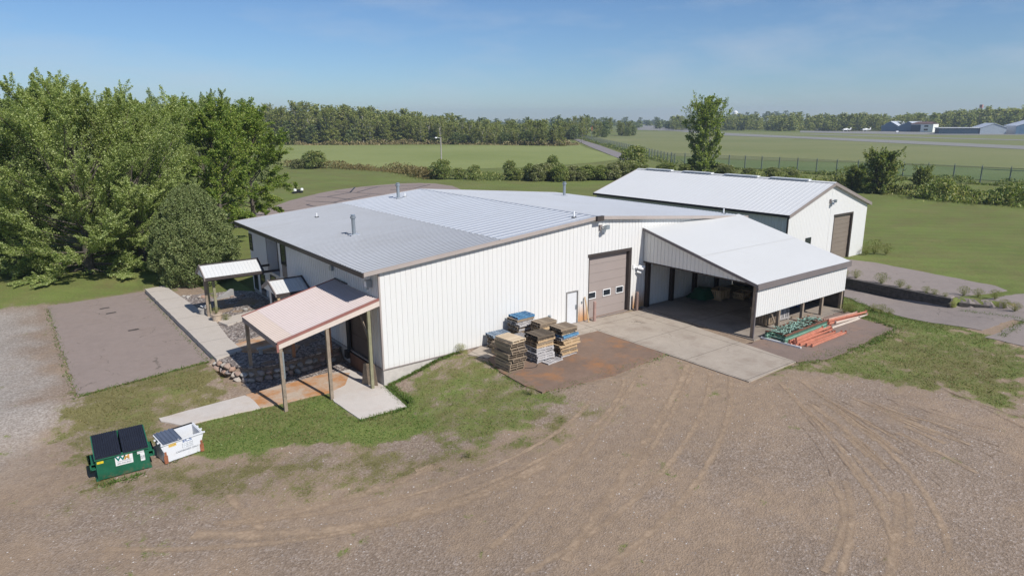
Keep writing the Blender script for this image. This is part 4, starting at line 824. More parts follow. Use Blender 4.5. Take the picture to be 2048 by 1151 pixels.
# two gabled porch roofs
def porch(nm, lab, x0, x1, yc, hw, zr, ze, posts, extra=None):
    o = empty(nm, (x0, yc, 0), label=lab, cat='porch')
    def PB(mm, name, mats): return DB(mm, name, mats, (x0, yc, 0), o)
    s = (zr-ze)/hw; k = math.sqrt(1+s*s)*hw
    for i, (d, nmr) in enumerate(((-1, 'front_roof_slope'), (1, 'rear_roof_slope'))):
        a = V((0, -d, s)).normalized(); n = V((0, d*s, 1)).normalized(); base = V((x0, yc+d*hw, ze))
        m = MB(); ribbed(m, base, (1, 0, 0), a, n, 0, x1-x0, 0, k, .23, [(-.03, 0), (-.012, .018), (.012, .018), (.03, 0)]); e1 = base+a*k
        m.prism([base-n*.01, e1-n*.01, e1-n*.09, base-n*.09], (x1-x0, 0, 0)); PB(m, nmr, MAT['roof_white'])
    for d in (-1, 1):
        m = MB(); m.prism([(x0-.05, yc+d*(hw+.04), ze+.03), (x0-.05, yc, zr+.07), (x0-.05, yc, zr-.16), (x0-.05, yc+d*(hw+.04), ze-.16)], (.06, 0, 0)); PB(m, 'rake_trim', MAT['trim'])
    m = MB(); m.box(x0, x1, yc+hw, yc+hw+.06, ze-.16, ze+.03); PB(m, 'eave_trim', MAT['dark_trim'])
    m = MB(); m.box(x0, x1, yc-hw-.06, yc-hw, ze-.16, ze+.03); m.prism([(x1-.1, yc-hw, ze+.045), (x1+.02, yc-hw, ze+.045), (x1+.02, yc, zr+.055), (x1-.1, yc, zr+.055)], (0, 0, .02)); m.box(x0, x1, yc-.07, yc+.07, zr+.0, zr+.05); PB(m, 'eave_trim', MAT['dark_trim'])
    m = MB(); m.prism([(x0+.02, yc-hw+.05, ze-.06), (x0+.02, yc+hw-.05, ze-.06), (x0+.02, yc, zr-.1)], (.05, 0, 0)); PB(m, 'gable_panel', MAT['lean_wall'])
    for x, y, zb, mt in posts: m = MB(); m.box(x-.075, x+.075, y-.075, y+.075, zb, ze-.02 if abs(y-yc) > .3 else zr-.15); PB(m, 'post', MAT[mt])
    if extra:
        for f in extra: f(PB)
    return o
def beams(PB):
    m = MB(); m.box(-1.15, -.04, 15.3, 15.42, 2.58, 2.72); m.box(-1.15, -.04, 17.4, 17.52, 2.58, 2.72); m.box(-4.6, -1.1, 15.3, 15.42, 2.52, 2.68); PB(m, 'beam', MAT['dark_trim'])
porch('entry_porch', 'long narrow white gabled porch roof on two slim posts by the round evergreen', -4.85, -1.12, 16.4, 1.2, 3.42, 2.76, [(-4.62, 16.5, -.2, 'post_wood'), (-4.22, 15.9, -.2, 'post_green'), (-4.3, 17.4, -.2, 'post_green')], [beams])
def vest(PB):
    m = MB(); ribbed(m, (-1.85, 0, 0), (0, 1, 0), (0, 0, 1), (-1, 0, 0), 10.05, 10.45, -.1, 2.4, .23, GROOVE); ribbed(m, (-1.85, 0, 0), (0, 1, 0), (0, 0, 1), (-1, 0, 0), 11.55, 12.0, -.1, 2.4, .23, GROOVE)
    m.box(-1.80, -.05, 10.05, 10.10, -.1, 2.4); m.box(-1.80, -.05, 11.95, 12.0, -.1, 2.4); m.box(-1.85, -1.8, 10.45, 11.55, 2.1, 2.4); PB(m, 'vestibule_wall', MAT['lean_wall'])
    m = MB(); m.box(-1.82, -1.76, 10.5, 11.5, -.09, 2.08); PB(m, 'door', MAT['glass'])
    m = MB()
    for y in (10.42, 11.5): m.box(-1.87, -1.75, y, y+.08, -.1, 2.1)
    PB(m, 'door_frame', MAT['trim'])
porch('vestibule_porch', 'short white gabled porch roof over the dark entry door behind the pink canopy', -2.15, -.03, 11.0, 1.35, 3.0, 2.40, [(-2.0, 9.75, -.1, 'post_tan')] if MAT.setdefault('post_tan', M_('tan_post', (.42, .30, .17), .7)) else [], [vest])
# ------------------------------------------------------------------ lettering
def text_mesh(body, size, extrude=.002, bold=0.):
    c = bpy.data.curves.new('lettering', 'FONT'); c.body = body; c.offset = bold*size; c.size = size; c.extrude = extrude; c.align_x = 'CENTER'; c.align_y = 'CENTER'; c.space_line = .95
    o = bpy.data.objects.new('tmp', c); COL.objects.link(o); dg = bpy.context.evaluated_depsgraph_get(); dg.update()
    me = bpy.data.meshes.new_from_object(o.evaluated_get(dg)); bpy.data.objects.remove(o); bpy.data.curves.remove(c); return me
def letter(parent, body, size, mat, x, y, z, tilt=0., width=1., bold=0.):
    me = text_mesh(body, size, bold=bold); me.materials.clear(); me.materials.append(mat)
    o = link('lettering', me, parent, (x, y, z)); o.rotation_euler = (math.pi/2+tilt, 0, 0); o.scale = (width, 1, 1); return o
def plain(name, c, rough=.5): return M_(name, c, rough, var=.05)
INK_B = plain('blue_ink', (.04, .09, .25)); INK_G = plain('grey_ink', (.22, .24, .27)); INK_T = plain('teal_ink', (.0, .17, .14)); INK_O = plain('amber_ink', (.62, .36, .10)); INK_K = plain('black_ink', (.02, .02, .02))

# ------------------------------------------------------------------ green rubbish container
GREEN = NT('green_steel'); po_ = GREEN.pos(True); n1_ = GREEN.noise(1.8, 5, .65, po_); n2_ = GREEN.noise(7, 6, .75, po_)
gc_ = GREEN.ramp(n1_, [(.3, (.008, .085, .046)), (.7, (.018, .135, .075))])
gc_ = GREEN.mix(GREEN.ramp(n2_, [(.60, 0.), (.70, .55)]), gc_, (.07, .15, .11)); sz_ = GREEN.n('SeparateXYZ'); GREEN.l(po_, sz_.inputs[0])
rz_ = GREEN.math('MULTIPLY', GREEN.ramp(sz_.outputs[2], [(.02, 1.), (.35, 0.)]), GREEN.ramp(n2_, [(.48, 0.), (.60, .8)]))
GREEN.col(GREEN.mix(rz_, gc_, (.15, .085, .045))).set(.45); GREEN = GREEN.m
gz = -.76
g = empty('rubbish_container', (-12.15, -1.42, h(-12.15, -1.42)+.01), math.radians(-2.5), label='green steel rubbish container with closed black ribbed lids', cat='dumpster')
w, d, hf, hr, lean = .90, .68, 1.02, 1.40, .16
m = MB()                                        # body: open shell with leaning front
fl = [(-w, -d+lean, .06), (w, -d+lean, .06), (w, d, .06), (-w, d, .06)]; tp = [(-w, -d, hf), (w, -d, hf), (w, d, hr), (-w, d, hr)]
m.add(fl+tp, [(0, 3, 2, 1), (0, 1, 5, 4), (1, 2, 6, 5), (2, 3, 7, 6), (3, 0, 4, 7)])
m.box(-w-.03, w+.03, -d-.045, -d+.02, hf-.06, hf+.03); m.box(-w-.03, w+.03, d-.02, d+.04, hr-.06, hr+.02)
for s in (-1, 1): m.bar((s*(w+.0), -d, hf-.01), (s*(w+.0), d, hr-.01), .07, .07); m.box(s*w-.06, s*w+.06, -d+lean+.02, d-.05, .0, .09)
body = m.build('body', GREEN, g)
for s in (-1, 1):
    m = MB(); x0, x1 = sorted((s*w, s*(w+.20))); m.box(x0, x1, -.52, .34, .52, .57); m.box(x0, x1, -.52, .34, .74, .79); m.box(min(x0+(.15 if s > 0 else 0), x1), max(x0+.05 if s < 0 else x1, x0), -.52, .34, .52, .79)
    m.build('fork_pocket', GREEN, g)
for s in (-1, 1):
    m = MB(); xa, xb = (-w+.0, -.03) if s < 0 else (.03, w-.0)
    ribbed(m, (0, -d-.03, hf+.035), (1, 0, 0), V((0, 2*d+.06, hr-hf)).normalized(), V((0, -(hr-hf), 2*d)).normalized(), xa, xb, 0, math.hypot(2*d+.06, hr-hf), .075, [(-.03, 0), (-.015, .022), (.015, .022), (.03, 0)])
    m.box(xa, xb, -d-.06, -d-.03, hf+.0, hf+.045)
    m.build('lid', M_('dark_navy_plastic', (.018, .021, .032), .42, var=.2), g)
tl_ = math.atan2(-lean, hf-.06)                  # front face tilt
def fy(z): return -d+lean*(1-(z-.06)/(hf-.06))-.008
def sticker(name, x0, x1, z0, z1, mat, parent):
    mm = MB(); mm.add([(x0, fy(z0), z0), (x1, fy(z0), z0), (x1, fy(z1), z1), (x0, fy(z1), z1), (x0, fy(z0)+.006, z0), (x1, fy(z0)+.006, z0), (x1, fy(z1)+.006, z1), (x0, fy(z1)+.006, z1)], [(0, 1, 2, 3), (4, 7, 6, 5), (0, 4, 5, 1), (1, 5, 6, 2), (2, 6, 7, 3), (3, 7, 4, 0)]); return mm.build(name, mat, parent)
SG = sticker('sign', -.26, .34, .50, .92, MAT['white'], g)
def on(z): return fy(z)-.006
letter(SG, 'W', .27, INK_T, -.075, on(.80), .80, -tl_, 1.2, .035).data.name = 'w'
letter(SG, 'M', .27, INK_O, .135, on(.80), .80, -tl_, 1.0, .035)
letter(SG, 'WASTE MANAGEMENT', .048, INK_G, .04, on(.675), .675, -tl_); letter(SG, '800-500-8000', .085, INK_G, .04, on(.585), .585, -tl_)
S2_ = sticker('notice', .50, .74, .80, .93, MAT['white'], g); letter(S2_, 'NO PARKING', .04, INK_G, .62, on(.865), .865, -tl_)
S3_ = sticker('notice', .60, .75, .46, .80, MAT['white'], g); letter(S3_, 'CAUTION\nDO NOT\nPLAY ON\nOR IN', .042, INK_G, .675, on(.63), .63, -tl_)
S4_ = sticker('warning_sticker', -.86, -.64, .78, .88, plain('yellow_sticker', (.70, .55, .03)), g); letter(S4_, '!', .07, INK_K, -.75, on(.83), .83, -tl_)

# ------------------------------------------------------------------ white cardboard container
WH = NT('white_container_paint'); n_ = WH.noise(2.2, 6, .7, WH.pos(True))
WH.col(WH.mix(WH.ramp(n_, [(.55, 0.), (.72, .45)]), (.62, .64, .665), (.45, .40, .35))).set(.45); WH = WH.m
RUST = M_('rusted_bracket', (.27, .10, .05), .85, var=.45, scale=6.)
wc = empty('cardboard_container', (-10.07, -1.43, h(-10.07, -1.43)+.01), math.radians(10), label='small white steel container with one grey lid shut and one side open', cat='dumpster')
w, d, hf, hr = .76, .44, .86, .98
m = MB(); t_ = .025
o_ = [(-w, -d, .05), (w, -d, .05), (w, d, .05), (-w, d, .05), (-w, -d, hf), (w, -d, hf), (w, d, hr), (-w, d, hr)]
i_ = [(-w+t_, -d+t_, .09), (w-t_, -d+t_, .09), (w-t_, d-t_, .09), (-w+t_, d-t_, .09), (-w+t_, -d+t_, hf), (w-t_, -d+t_, hf), (w-t_, d-t_, hr), (-w+t_, d-t_, hr)]
m.add(o_+i_, [(0, 3, 2, 1), (0, 1, 5, 4), (1, 2, 6, 5), (2, 3, 7, 6), (3, 0, 4, 7), (8, 9, 10, 11), (8, 12, 13, 9), (9, 13, 14, 10), (10, 14, 15, 11), (11, 15, 12, 8), (4, 5, 13, 12), (5, 6, 14, 13), (6, 7, 15, 14), (7, 4, 12, 15)])
m.box(-w-.1, w+.14, -d-.05, -d, hf-.04, hf+.02); m.bar((-w-.03, -d, hf), (-w-.03, d, hr), .06, .05); m.bar((w+.03, -d, hf), (w+.03, d, hr), .06, .05)
for s in (-1, 1): m.prism([(s*w, -d+.02, hf-.05), (s*(w+.10), -d+.02, hf-.05), (s*w, -d+.02, hf-.35)], (0, .05, 0))
for y in (-.2, .15): m.box(w+.04, w+.14, y, y+.04, hf+.0, hf+.06); m.box(-w-.13, -w-.04, y, y+.04, hf-.02, hf+.05)
m.build('body', WH, wc)
m = MB(); m.bar((-.02, d+.01, hr+.02), (w, d+.01, hr+.02), .05, .05); m.build('hinge_rail', MAT['black'], wc)
m = MB(); L_ = math.hypot(2*d+.08, hr-hf); ribbed(m, (0, -d-.03, hf+.03), (1, 0, 0), V((0, 2*d, hr-hf)).normalized(), V((0, -(hr-hf), 2*d)).normalized(), -w-.02, -.02, 0, L_, .155, [(-.055, 0), (-.035, .03), (.02, .03), (.04, 0)])
m.box(-w-.02, -.02, -d-.055, -d-.03, hf-.0, hf+.035); m.build('lid', M_('slate_grey_plastic', (.085, .105, .15), .4, var=.15), wc)
for s in (-1, 1):
    m = MB(); x0, x1 = (w-.12, w+.03) if s > 0 else (-w-.03, -w+.12); m.box(x0, x1, -d-.03, -d-.003, .03, .36); m.box((x0+x1)/2-.04, (x0+x1)/2+.04, -d-.03, -d-.004, .36, .52); m.box(x0+.02, x1-.02, -d-.06, -d-.03, .03, .10); m.build('corner_bracket', RUST, wc)
fy0 = -d-.006
m = MB(); m.box(-.56, -.26, fy0-.004, fy0, .66, .78); ys = m.build('yellow_sticker', plain('amber_sticker', (.70, .48, .13)), wc); letter(ys, 'CAUTION', .06, INK_K, -.41, fy0-.008, .72)
m = MB(); m.box(-.02, .36, fy0-.004, fy0, .42, .80); ls = m.build('label_panel', plain('label_white', (.70, .73, .76)), wc)
letter(ls, 'ECS', .18, INK_B, .17, fy0-.008, .745, 0, 1.25, .03); letter(ls, '715-500-0000\n715-500-0001\n715-500-0002', .078, INK_G, .17, fy0-.008, .54)
letter(wc, 'CARDBOARD ONLY', .10, INK_G, .14, fy0-.004, .34, 0, 1., .015)

# ------------------------------------------------------------------ pallets
def pallet_mesh(name, mat, gap, boards, solid=False, notch=True, sx=1.2, sy=1.0):
    m = MB(); H_ = .135
    for y in (-sy/2, -.022, sy/2-.044): m.box(-sx/2, sx/2, y, y+.044, .018, H_-.018)
    bw = (sx-gap*(boards-1))/boards
    for i in range(boards):
        x = -sx/2+i*(bw+gap); j = RNG.normal()*.006; m.box(x, x+bw, -sy/2-.005+j, sy/2+.005+j, H_-.0175, H_)
    for i in range(max(3, boards//2)):
        n = max(3, boards//2); bw2 = .1; x = -sx/2+i*(sx-bw2)/(n-1); m.box(x, x+bw2, -sy/2, sy/2, 0, .0175)
    me = bpy.data.meshes.new(name); me.from_pydata(m.v, [], m.f); me.materials.append(mat); me.update(); return me
def wood_mat(name, c1, c2):
    t = NT(name); oi = t.n('ObjectInfo'); g = t.n('NewGeometry'); n = t.noise(7, 4, .65, t.pos(True))
    f = t.math('ADD', t.math('MULTIPLY', g.outputs['Random Per Island'], .45), t.math('ADD', t.math('MULTIPLY', oi.outputs['Random'], .3), t.math('MULTIPLY', n, .3)))
    t.col(t.ramp(f, [(.2, c1), (.85, c2)])).set(.85, 0, .2); return t.m
WD = {'brown': wood_mat('weathered_brown_wood', (.13, .10, .075), (.33, .26, .185)), 'grey': wood_mat('silvered_grey_wood', (.24, .23, .23), (.52, .50, .49)),
      'tan': wood_mat('fresh_tan_wood', (.33, .22, .12), (.60, .45, .28)), 'blue': wood_mat('blue_painted_wood', (.05, .13, .25), (.13, .30, .47)), 'slate': wood_mat('blue_grey_wood', (.10, .14, .19), (.24, .30, .37)), 'dark': wood_mat('dark_wet_wood', (.075, .06, .045), (.19, .15, .11)), 'pale': wood_mat('pale_plank_wood', (.40, .31, .21), (.58, .47, .33))}
PM = {k: pallet_mesh('pallet', WD[k], .055 if k in ('grey', 'blue', 'tan', 'slate') else .02, 7 if k in ('grey', 'blue', 'tan', 'slate') else 9) for k in WD}
def stack_of(x, y, kinds, rz, where, group, z0=.014, jit=.03, sc=(1, 1), special=None):
    special = special or {}; z = z0
    for i, k in enumerate(kinds):
        o = link('pallet', PM[k], None, (x+RNG.normal()*jit*1.3, y+RNG.normal()*jit*1.3, z), rz+RNG.normal()*.045)
        o.scale = (sc[0]*(1+RNG.normal()*.03), sc[1]*(1+RNG.normal()*.03), 1)
        top = i == len(kinds)-1
        word = {'brown': 'weathered brown', 'grey': 'silvery grey', 'tan': 'pale tan', 'blue': 'blue painted', 'dark': 'dark brown', 'slate': 'blue-grey', 'pale': 'pale planked'}[k]
        lab = special.get(i) or (f'{word} wooden pallet topmost {where}' if top else f'{word} wooden pallet within {where.replace("on ", "", 1)}')
        tag(o, lab, 'pallet', group); z += .137
    return z
stack_of(5.42, -3.72, ['brown']*10+['brown', 'pale'], math.pi/2, 'on the tall brown stack nearest the grass', 'pallets in the stack nearest the grass', sc=(1.12, .92))
stack_of(7.42, -3.68, ['grey']*6+['tan', 'brown', 'tan', 'dark', 'dark'], 0, 'on the middle front stack with a dark top', 'pallets in the middle front stack', sc=(1, 1.05))
stack_of(9.0, -3.85, ['grey', 'tan', 'brown', 'tan', 'tan', 'tan', 'tan', 'grey', 'blue', 'tan', 'dark', 'brown'], .05, 'on the tan stack nearest the walk-in door', 'pallets in the tan stack nearest the door', sc=(1, 1), jit=.05, special={8: 'blue painted pallet near the top of the tan stack by the door', 5: 'pale tan wooden pallet within the tan stack nearest the walk-in door'})
stack_of(8.95, -2.15, ['brown', 'grey', 'brown', 'brown', 'tan', 'brown', 'brown', 'brown', 'tan', 'brown', 'brown'], 0, 'on the rear stack behind the dark-topped one', 'pallets in the rear brown stack', sc=(1, .85), jit=.05)
stack_of(8.42, -.78, ['brown', 'grey', 'brown', 'grey', 'brown', 'brown', 'grey', 'brown', 'grey', 'grey', 'brown', 'blue'], 0, 'on the tall stack against the white wall', 'pallets in the stack against the wall', sc=(1.05, .92), jit=.04)
stack_of(7.15, -2.12, ['grey']*7, .08, 'on the low silvery stack between the others', 'pallets in the low silvery stack', sc=(.85, .85), jit=.06)
stack_of(6.35, -1.85, ['tan', 'brown', 'tan', 'brown', 'brown'], math.pi/2, 'on the low stack hidden behind the brown one', 'pallets in the low stack by the wall slab', sc=(.9, .9))
stack_of(6.95, -.70, ['brown', 'grey', 'brown', 'brown', 'brown', 'slate'], 0, 'on the short stack at the wall foot', 'pallets in the short stack at the wall foot', sc=(1, .8))
o = link('pallet', PM['grey'], None, (7.72, -4.42, .014), .12, label='silvery grey wooden pallet lying half out under the middle front stack', cat='pallet'); o.scale = (.95, .5, .55)
m = MB(); m.box(-.8, .8, -.06, .06, 0, .09); b = m.build('timber_beam', WD['tan'], None, label='long pale timber sticking out of the tan pallet stack', cat='timber'); b.location = (8.95, -4.42, .66); b.rotation_euler = (0, 0, .1)
mbc = MB(); pts = [(5.95, -4.3, .025), (6.2, -4.5, .025), (6.5, -4.55, .025), (6.75, -4.35, .025)]
for p, q in zip(pts, pts[1:]): mbc.tube(p, q, .014, n=6)
tag(mbc.build('cord', MAT['black']), 'thin black cord lying on the rusty pad between two pallet stacks', 'cord')

# ------------------------------------------------------------------ bollards, board
for x, c, hh, lab in ((14.66, (.36, .235, .20), 1.30, 'pinkish steel bollard left of the big garage door'), (18.6, (.22, .15, .125), 1.28, 'brown steel bollard right of the big garage door')):
    m = MB(); m.lathe((0, 0, 0), [(.10, 0), (.10, hh-.03), (.085, hh), (.03, hh+.012)], 14); m.build('bollard', M_('bollard_paint', c, .6, var=.2, scale=4.), None, smooth=False, loc=(x, -.42, .006), label=lab, cat='bollard')
m = MB(); m.bar((0, 0, 0), (-.12, .30, 1.62), .09, .03, (0, 1, .2)); m.build('leaning_board', WD['tan'], None, loc=(14.2, -.40, .012), label='narrow wooden board leaning on the white wall beside the walk-in door', cat='board')

# ------------------------------------------------------------------ racking parts beside the shelter
ORG = M_('orange_rack_paint', (.52, .205, .135), .5, var=.25, scale=3.); ORW = M_('faded_pink_rack_paint', (.60, .38, .30), .55, var=.2, scale=3.); GRN = M_('pale_green_rack_paint', (.20, .36, .27), .5, var=.2, scale=3.)
RBR = M_('rusty_brown_rail', (.15, .07, .045), .7, var=.35, scale=4.); YEL = M_('yellow_ochre_rail', (.46, .27, .08), .6, var=.2, scale=4.); RWH = M_('dusty_white_beam', (.60, .52, .44), .6, var=.15)
def beam(L_, mat, conn=True):
    m = MB(); m.box(0, L_, -.025, .025, .02, .13); m.box(0, L_, -.038, -.025, .075, .13)
    if conn:
        for x in (0, L_): m.box(x-.012, x+.012, -.05, .06, 0, .2)
    return m
bm_ = {c: None for c in 'ow'}
proto = beam(3.9, ORG).build('rack_beam', ORG); me_o = proto.data; bpy.data.objects.remove(proto)
proto = beam(3.4, ORW).build('rack_beam', ORW); me_w = proto.data; bpy.data.objects.remove(proto)
proto = beam(3.3, RWH).build('rack_beam', RWH); me_h = proto.data; bpy.data.objects.remove(proto)
k = 0
for x, y, z, a in ((20.15, -10.62, 0, .02), (20.05, -10.76, 0, .0), (20.25, -10.9, 0, .02), (20.1, -11.05, 0, -.02), (20.3, -11.2, 0, .01), (20.6, -11.42, 0, .0), (20.1, -10.68, .14, .05), (20.25, -10.86, .14, -.03), (20.2, -11.05, .14, .03), (20.75, -11.66, 0, .015), (20.3, -10.95, .28, .02)):
    o = link('rack_beam', me_o, None, (x, y, z+.005), a, label='orange steel rack beam in the near pile beside the green frames', cat='rack beam', group='orange rack beams in the near pile')
for i, (x, y, z, a, me, lab) in enumerate(((25.5, -9.62, 0, -.12, me_w, 0), (25.4, -9.85, 0, -.10, me_o, 1), (25.6, -10.05, 0, -.13, me_o, 1), (25.5, -9.75, .14, -.11, me_w, 0), (25.7, -9.95, .14, -.12, me_o, 1), (26.1, -10.22, 0, -.10, me_h, 2), (24.9, -10.6, 0, -.02, me_h, 2))):
    nm = ('faded pink', 'orange', 'dusty white')[lab]
    link('rack_beam', me, None, (x, y, z+.005), a, label=f'{nm} steel rack beam in the far fanned pile on the side apron', cat='rack beam', group='rack beams in the far fanned pile')
def frame_mesh():
    m = MB(); L_ = 4.9
    for y in (0, 1.15): m.box(0, L_, y-.045, y+.045, 0, .085)
    for i in range(9):
        x = .2+i*.55; m.bar((x, .04, .04), (x, 1.11, .04), .03, .045)
        if i < 8: m.bar((x, .04, .04), (x+.55, 1.11, .04), .03, .045)
    for x in (0, L_):
        for y in (0, 1.15): m.box(x-.01, x+.01, y-.07, y+.07, -.0, .10)
    return m
FR = frame_mesh().build('upright_frame', GRN); fme = FR.data; bpy.data.objects.remove(FR)
GRNB = frame_mesh().build('upright_frame', M_('dark_green_rack_paint', (.055, .13, .095), .5, var=.3, scale=3.)); fme2 = GRNB.data; bpy.data.objects.remove(GRNB)
BRN = frame_mesh(); FB = BRN.build('upright_frame', RBR); fme3 = FB.data; bpy.data.objects.remove(FB)
for i, (x, y, a, me, nm) in enumerate(((20.0, -10.40, .035, fme, 'pale green rack frame at the bottom of the pile'), (20.1, -10.35, .03, fme2, 'dark green rack frame second in the pile'), (20.0, -10.42, .04, fme, 'pale green rack frame in the middle of the pile'), (20.12, -10.33, .03, fme2, 'dark green rack frame just under the rusty one'), (20.2, -10.30, .035, fme3, 'rusty brown rack frame on top of the pile'))):
    link('rack_frame', me, None, (x, y, .004+i*.092), a, label=nm, cat='rack frame', group='rack frames piled beside the shelter')
m = MB()
for i in range(150):                            # loose wire clips and off-cuts lying in the frames
    x = U(.1, 4.8); y = U(.12, 1.05); a = U(0, 6.28); l = U(.12, .34); m.bar((x, y, U(.0, .10)), (x+l*math.cos(a), y+l*math.sin(a), U(.0, .16)), U(.02, .05), .02)
tag(m.build('wire_clips', M_('pale_green_clips', (.26, .40, .33), .5, var=.6, scale=9.), None, loc=(20.2, -10.30, .46), rz=.035), 'tangle of pale green clips and braces lying on the rack frames', 'clips', None, 'stuff')
for y, a, mt, nm, z in ((-8.98, -.012, YEL, 'long yellow ochre rail lying along the shelter edge', 0), (-9.10, .0, RBR, 'long rusty brown rail lying beside the yellow rail', 0), (-9.0, -.004, RBR, 'rusty rail resting on the two long rails', .09)):
    m = MB(); m.box(0, 5.5, -.05, .05, 0, .085); m.build('steel_rail', mt, None, loc=(20.65, y, .012+z), rz=a, label=nm, cat='rail')
m = MB(); m.box(-.045, .045, -2.45, 0, 0, .09); m.build('white_beam', MAT['white'], None, loc=(19.95, -8.96, .006), rz=.05, label='white square tube lying across the apron in front of the shelter post', cat='tube')
# goods under the lean-to
def crate(x, y, z, sx, sy, sz, rz, mat, lab, cat='crate'):
    m = MB()
    for s in (-1, 1):
        for i in range(6):
            u = -sx/2+.02+i*(sx-.04)/6; m.box(u, u+(sx-.04)/6-.05, s*sy/2-.012, s*sy/2+.012, .12, sz)
            v = -sy/2+.02+i*(sy-.04)/6; m.box(s*sx/2-.012, s*sx/2+.012, v, v+(sy-.04)/6-.05, .12, sz)
        m.box(-sx/2, sx/2, s*sy/2-.03, s*sy/2+.03, .10, .20); m.box(-sx/2, sx/2, s*sy/2-.03, s*sy/2+.03, sz-.1, sz)
        m.box(s*sx/2-.03, s*sx/2+.03, -sy/2+.031, sy/2-.031, .10, .20); m.box(s*sx/2-.03, s*sx/2+.03, -sy/2+.031, sy/2-.031, sz-.1, sz)
        m.box(s*(sx/2-.1)-.05, s*(sx/2-.1)+.05, -sy/2, sy/2, 0, .10)
    m.box(-sx/2+.03, sx/2-.03, -sy/2+.03, sy/2-.03, .10, .16)
    return m.build('crate', mat, None, loc=(x, y, z), rz=rz, label=lab, cat=cat)
crate(22.7, -7.35, .012, 1.35, 1.15, 1.05, .03, WD['brown'], 'slatted wooden crate just inside the first shelter opening'); crate(24.15, -7.3, .012, 1.2, 1.1, .95, -.05, WD['grey'], 'grey slatted crate behind the second shelter post')
crate(25.5, -2.0, .012, 1.25, .9, .75, .1, WD['tan'], 'pale timber box deep in the shelter under the green tarpaulin edge', 'box'); crate(26.9, -2.9, .012, 1.1, .8, .5, .1, WD['tan'], 'low wooden box deep in the shelter right of the timber box', 'box')
m = MB()
n_ = 9; vs = []
for i in range(n_):
    for j in range(n_):
        u, v = i/(n_-1)-.5, j/(n_-1)-.5; r = max(abs(u), abs(v))*2; vs.append((u*1.9, v*1.5, .75*(1-max(0, r-.5)*1.8)+U(-.06, .06)))
m.add(vs, [(i*n_+j, (i+1)*n_+j, (i+1)*n_+j+1, i*n_+j+1) for i in range(n_-1) for j in range(n_-1)])
tag(m.build('tarpaulin', M_('green_tarp', (.010, .075, .038), .5, var=.3), None, smooth=True, loc=(24.5, -1.3, .1)), 'crumpled green tarpaulin heap at the back of the shelter', 'tarpaulin')
m = MB(); m.box(-1.1, 1.1, -.5, .5, .12, .62); m.box(-1.0, -.85, -.5, .5, 0, .12); m.box(.85, 1.0, -.5, .5, 0, .12); m.build('blue_bundle', M_('blue_wrap', (.03, .09, .22), .5, var=.3), None, loc=(26.9, -6.2, .012), label='blue wrapped bundle on skids inside the shelter', cat='bundle')
m = MB()
for x in (0, 1.2):
    for y in (0, .7): m.box(x-.03, x+.03, y-.03, y+.03, 0, 1.2)
for z in (.35, 1.15):
    for y in (0, .7): m.box(0, 1.2, y-.025, y+.025, z, z+.05)
    for x in (0, 1.2): m.box(x-.024, x+.024, .03, .67, z+.002, z+.048)
m.build('work_stand', MAT['grey_metal'], None, loc=(28.0, -6.6, .012), label='open grey metal stand near the shelter end wall', cat='stand')
# sheet of board leaning by the dock door
m = MB(); m.prism([(0, 0, 0), (.55, -.75, .0), (.47, -.62, 1.15), (.12, -.08, 1.12)], (.03, .03, .01)); m.build('board_sheet', M_('speckled_chipboard', (.22, .17, .12), .8, var=.4, scale=12.), None, loc=(-.82, .95, -.86), label='speckled board sheet leaning by the last canopy post at the dock', cat='board')
# planters by the porch
def planter(x, y, z, r, hh, mat, lab):
    t = empty('planter', (x, y, z), label=lab, cat='planter'); m = MB(); m.lathe((0, 0, 0), [(r*.72, 0), (r*.95, hh*.85), (r*1.08, hh*.86), (r*1.08, hh), (r*.9, hh), (r*.88, hh-.05)], 16); m.build('pot', mat, t); return t
P1 = planter(-4.42, 15.15, -.16, .34, .55, M_('clay_pot', (.42, .34, .26), .8, var=.15), 'round clay planter with green plant in front of the porch posts')
P2 = planter(-4.75, 17.3, -.16, .30, .5, M_('stone_pot', (.40, .38, .35), .8, var=.15), 'pale stone planter with small white flowers behind the porch posts')
# bench-like timber and slab under the canopy
m = MB(); m.box(-1.1, 1.1, -.12, .12, .28, .36); m.box(-1.0, -.85, -.1, .1, 0, .28); m.box(.85, 1.0, -.1, .1, 0, .28); m.build('low_bench', M_('grey_bench', (.40, .39, .37), .7), None, loc=(-3.2, 7.0, -.165), rz=.05, label='low grey bench standing on the pebbles under the pink canopy', cat='bench')
m = MB(); m.prism([(0, 0, 0), (1.4, .35, 0), (1.4, .35, .55), (1.25, .33, .6), (0, 0, .05)], (-.05, .12, .0)); m.build('slate_slab', M_('grey_slate', (.26, .255, .25), .8, var=.2), None, loc=(-3.1, 20.9, -.165), label='wedge of grey slate set on the pebbles behind the porch', cat='stone')

# ------------------------------------------------------------------ field stones
def rock_mesh(seed):
    bm = bmesh.new(); bmesh.ops.create_icosphere(bm, subdivisions=3, radius=1); r = np.random.default_rng(seed)
    cs = r.normal(size=(7, 3)); cs /= np.linalg.norm(cs, axis=1)[:, None]; am = r.uniform(.55, .95, 7)
    for v in bm.verts:
        d_ = np.array(v.co); s = 1.
        for c, a in zip(cs, am):
            q = d_@c
            if q > a*.75: s = min(s, a*.75/q+.08)
        v.co = v.co*s
    for f in bm.faces: f.smooth = True
    me = bpy.data.meshes.new('stone'); bm.to_mesh(me); bm.free(); me.materials.append(MAT['rock']); return me
RK = [rock_mesh(i) for i in range(7)]
def stone(x, y, z, s, lab, group):
    o = link('field_stone', RK[int(RNG.integers(7))], None, (x, y, z), RNG.uniform(0, 6.28), label=lab, cat='stone', group=group)
    o.scale = (s*RNG.uniform(1.0, 1.35), s*RNG.uniform(.8, 1.05), s*RNG.uniform(.62, .85)); return o
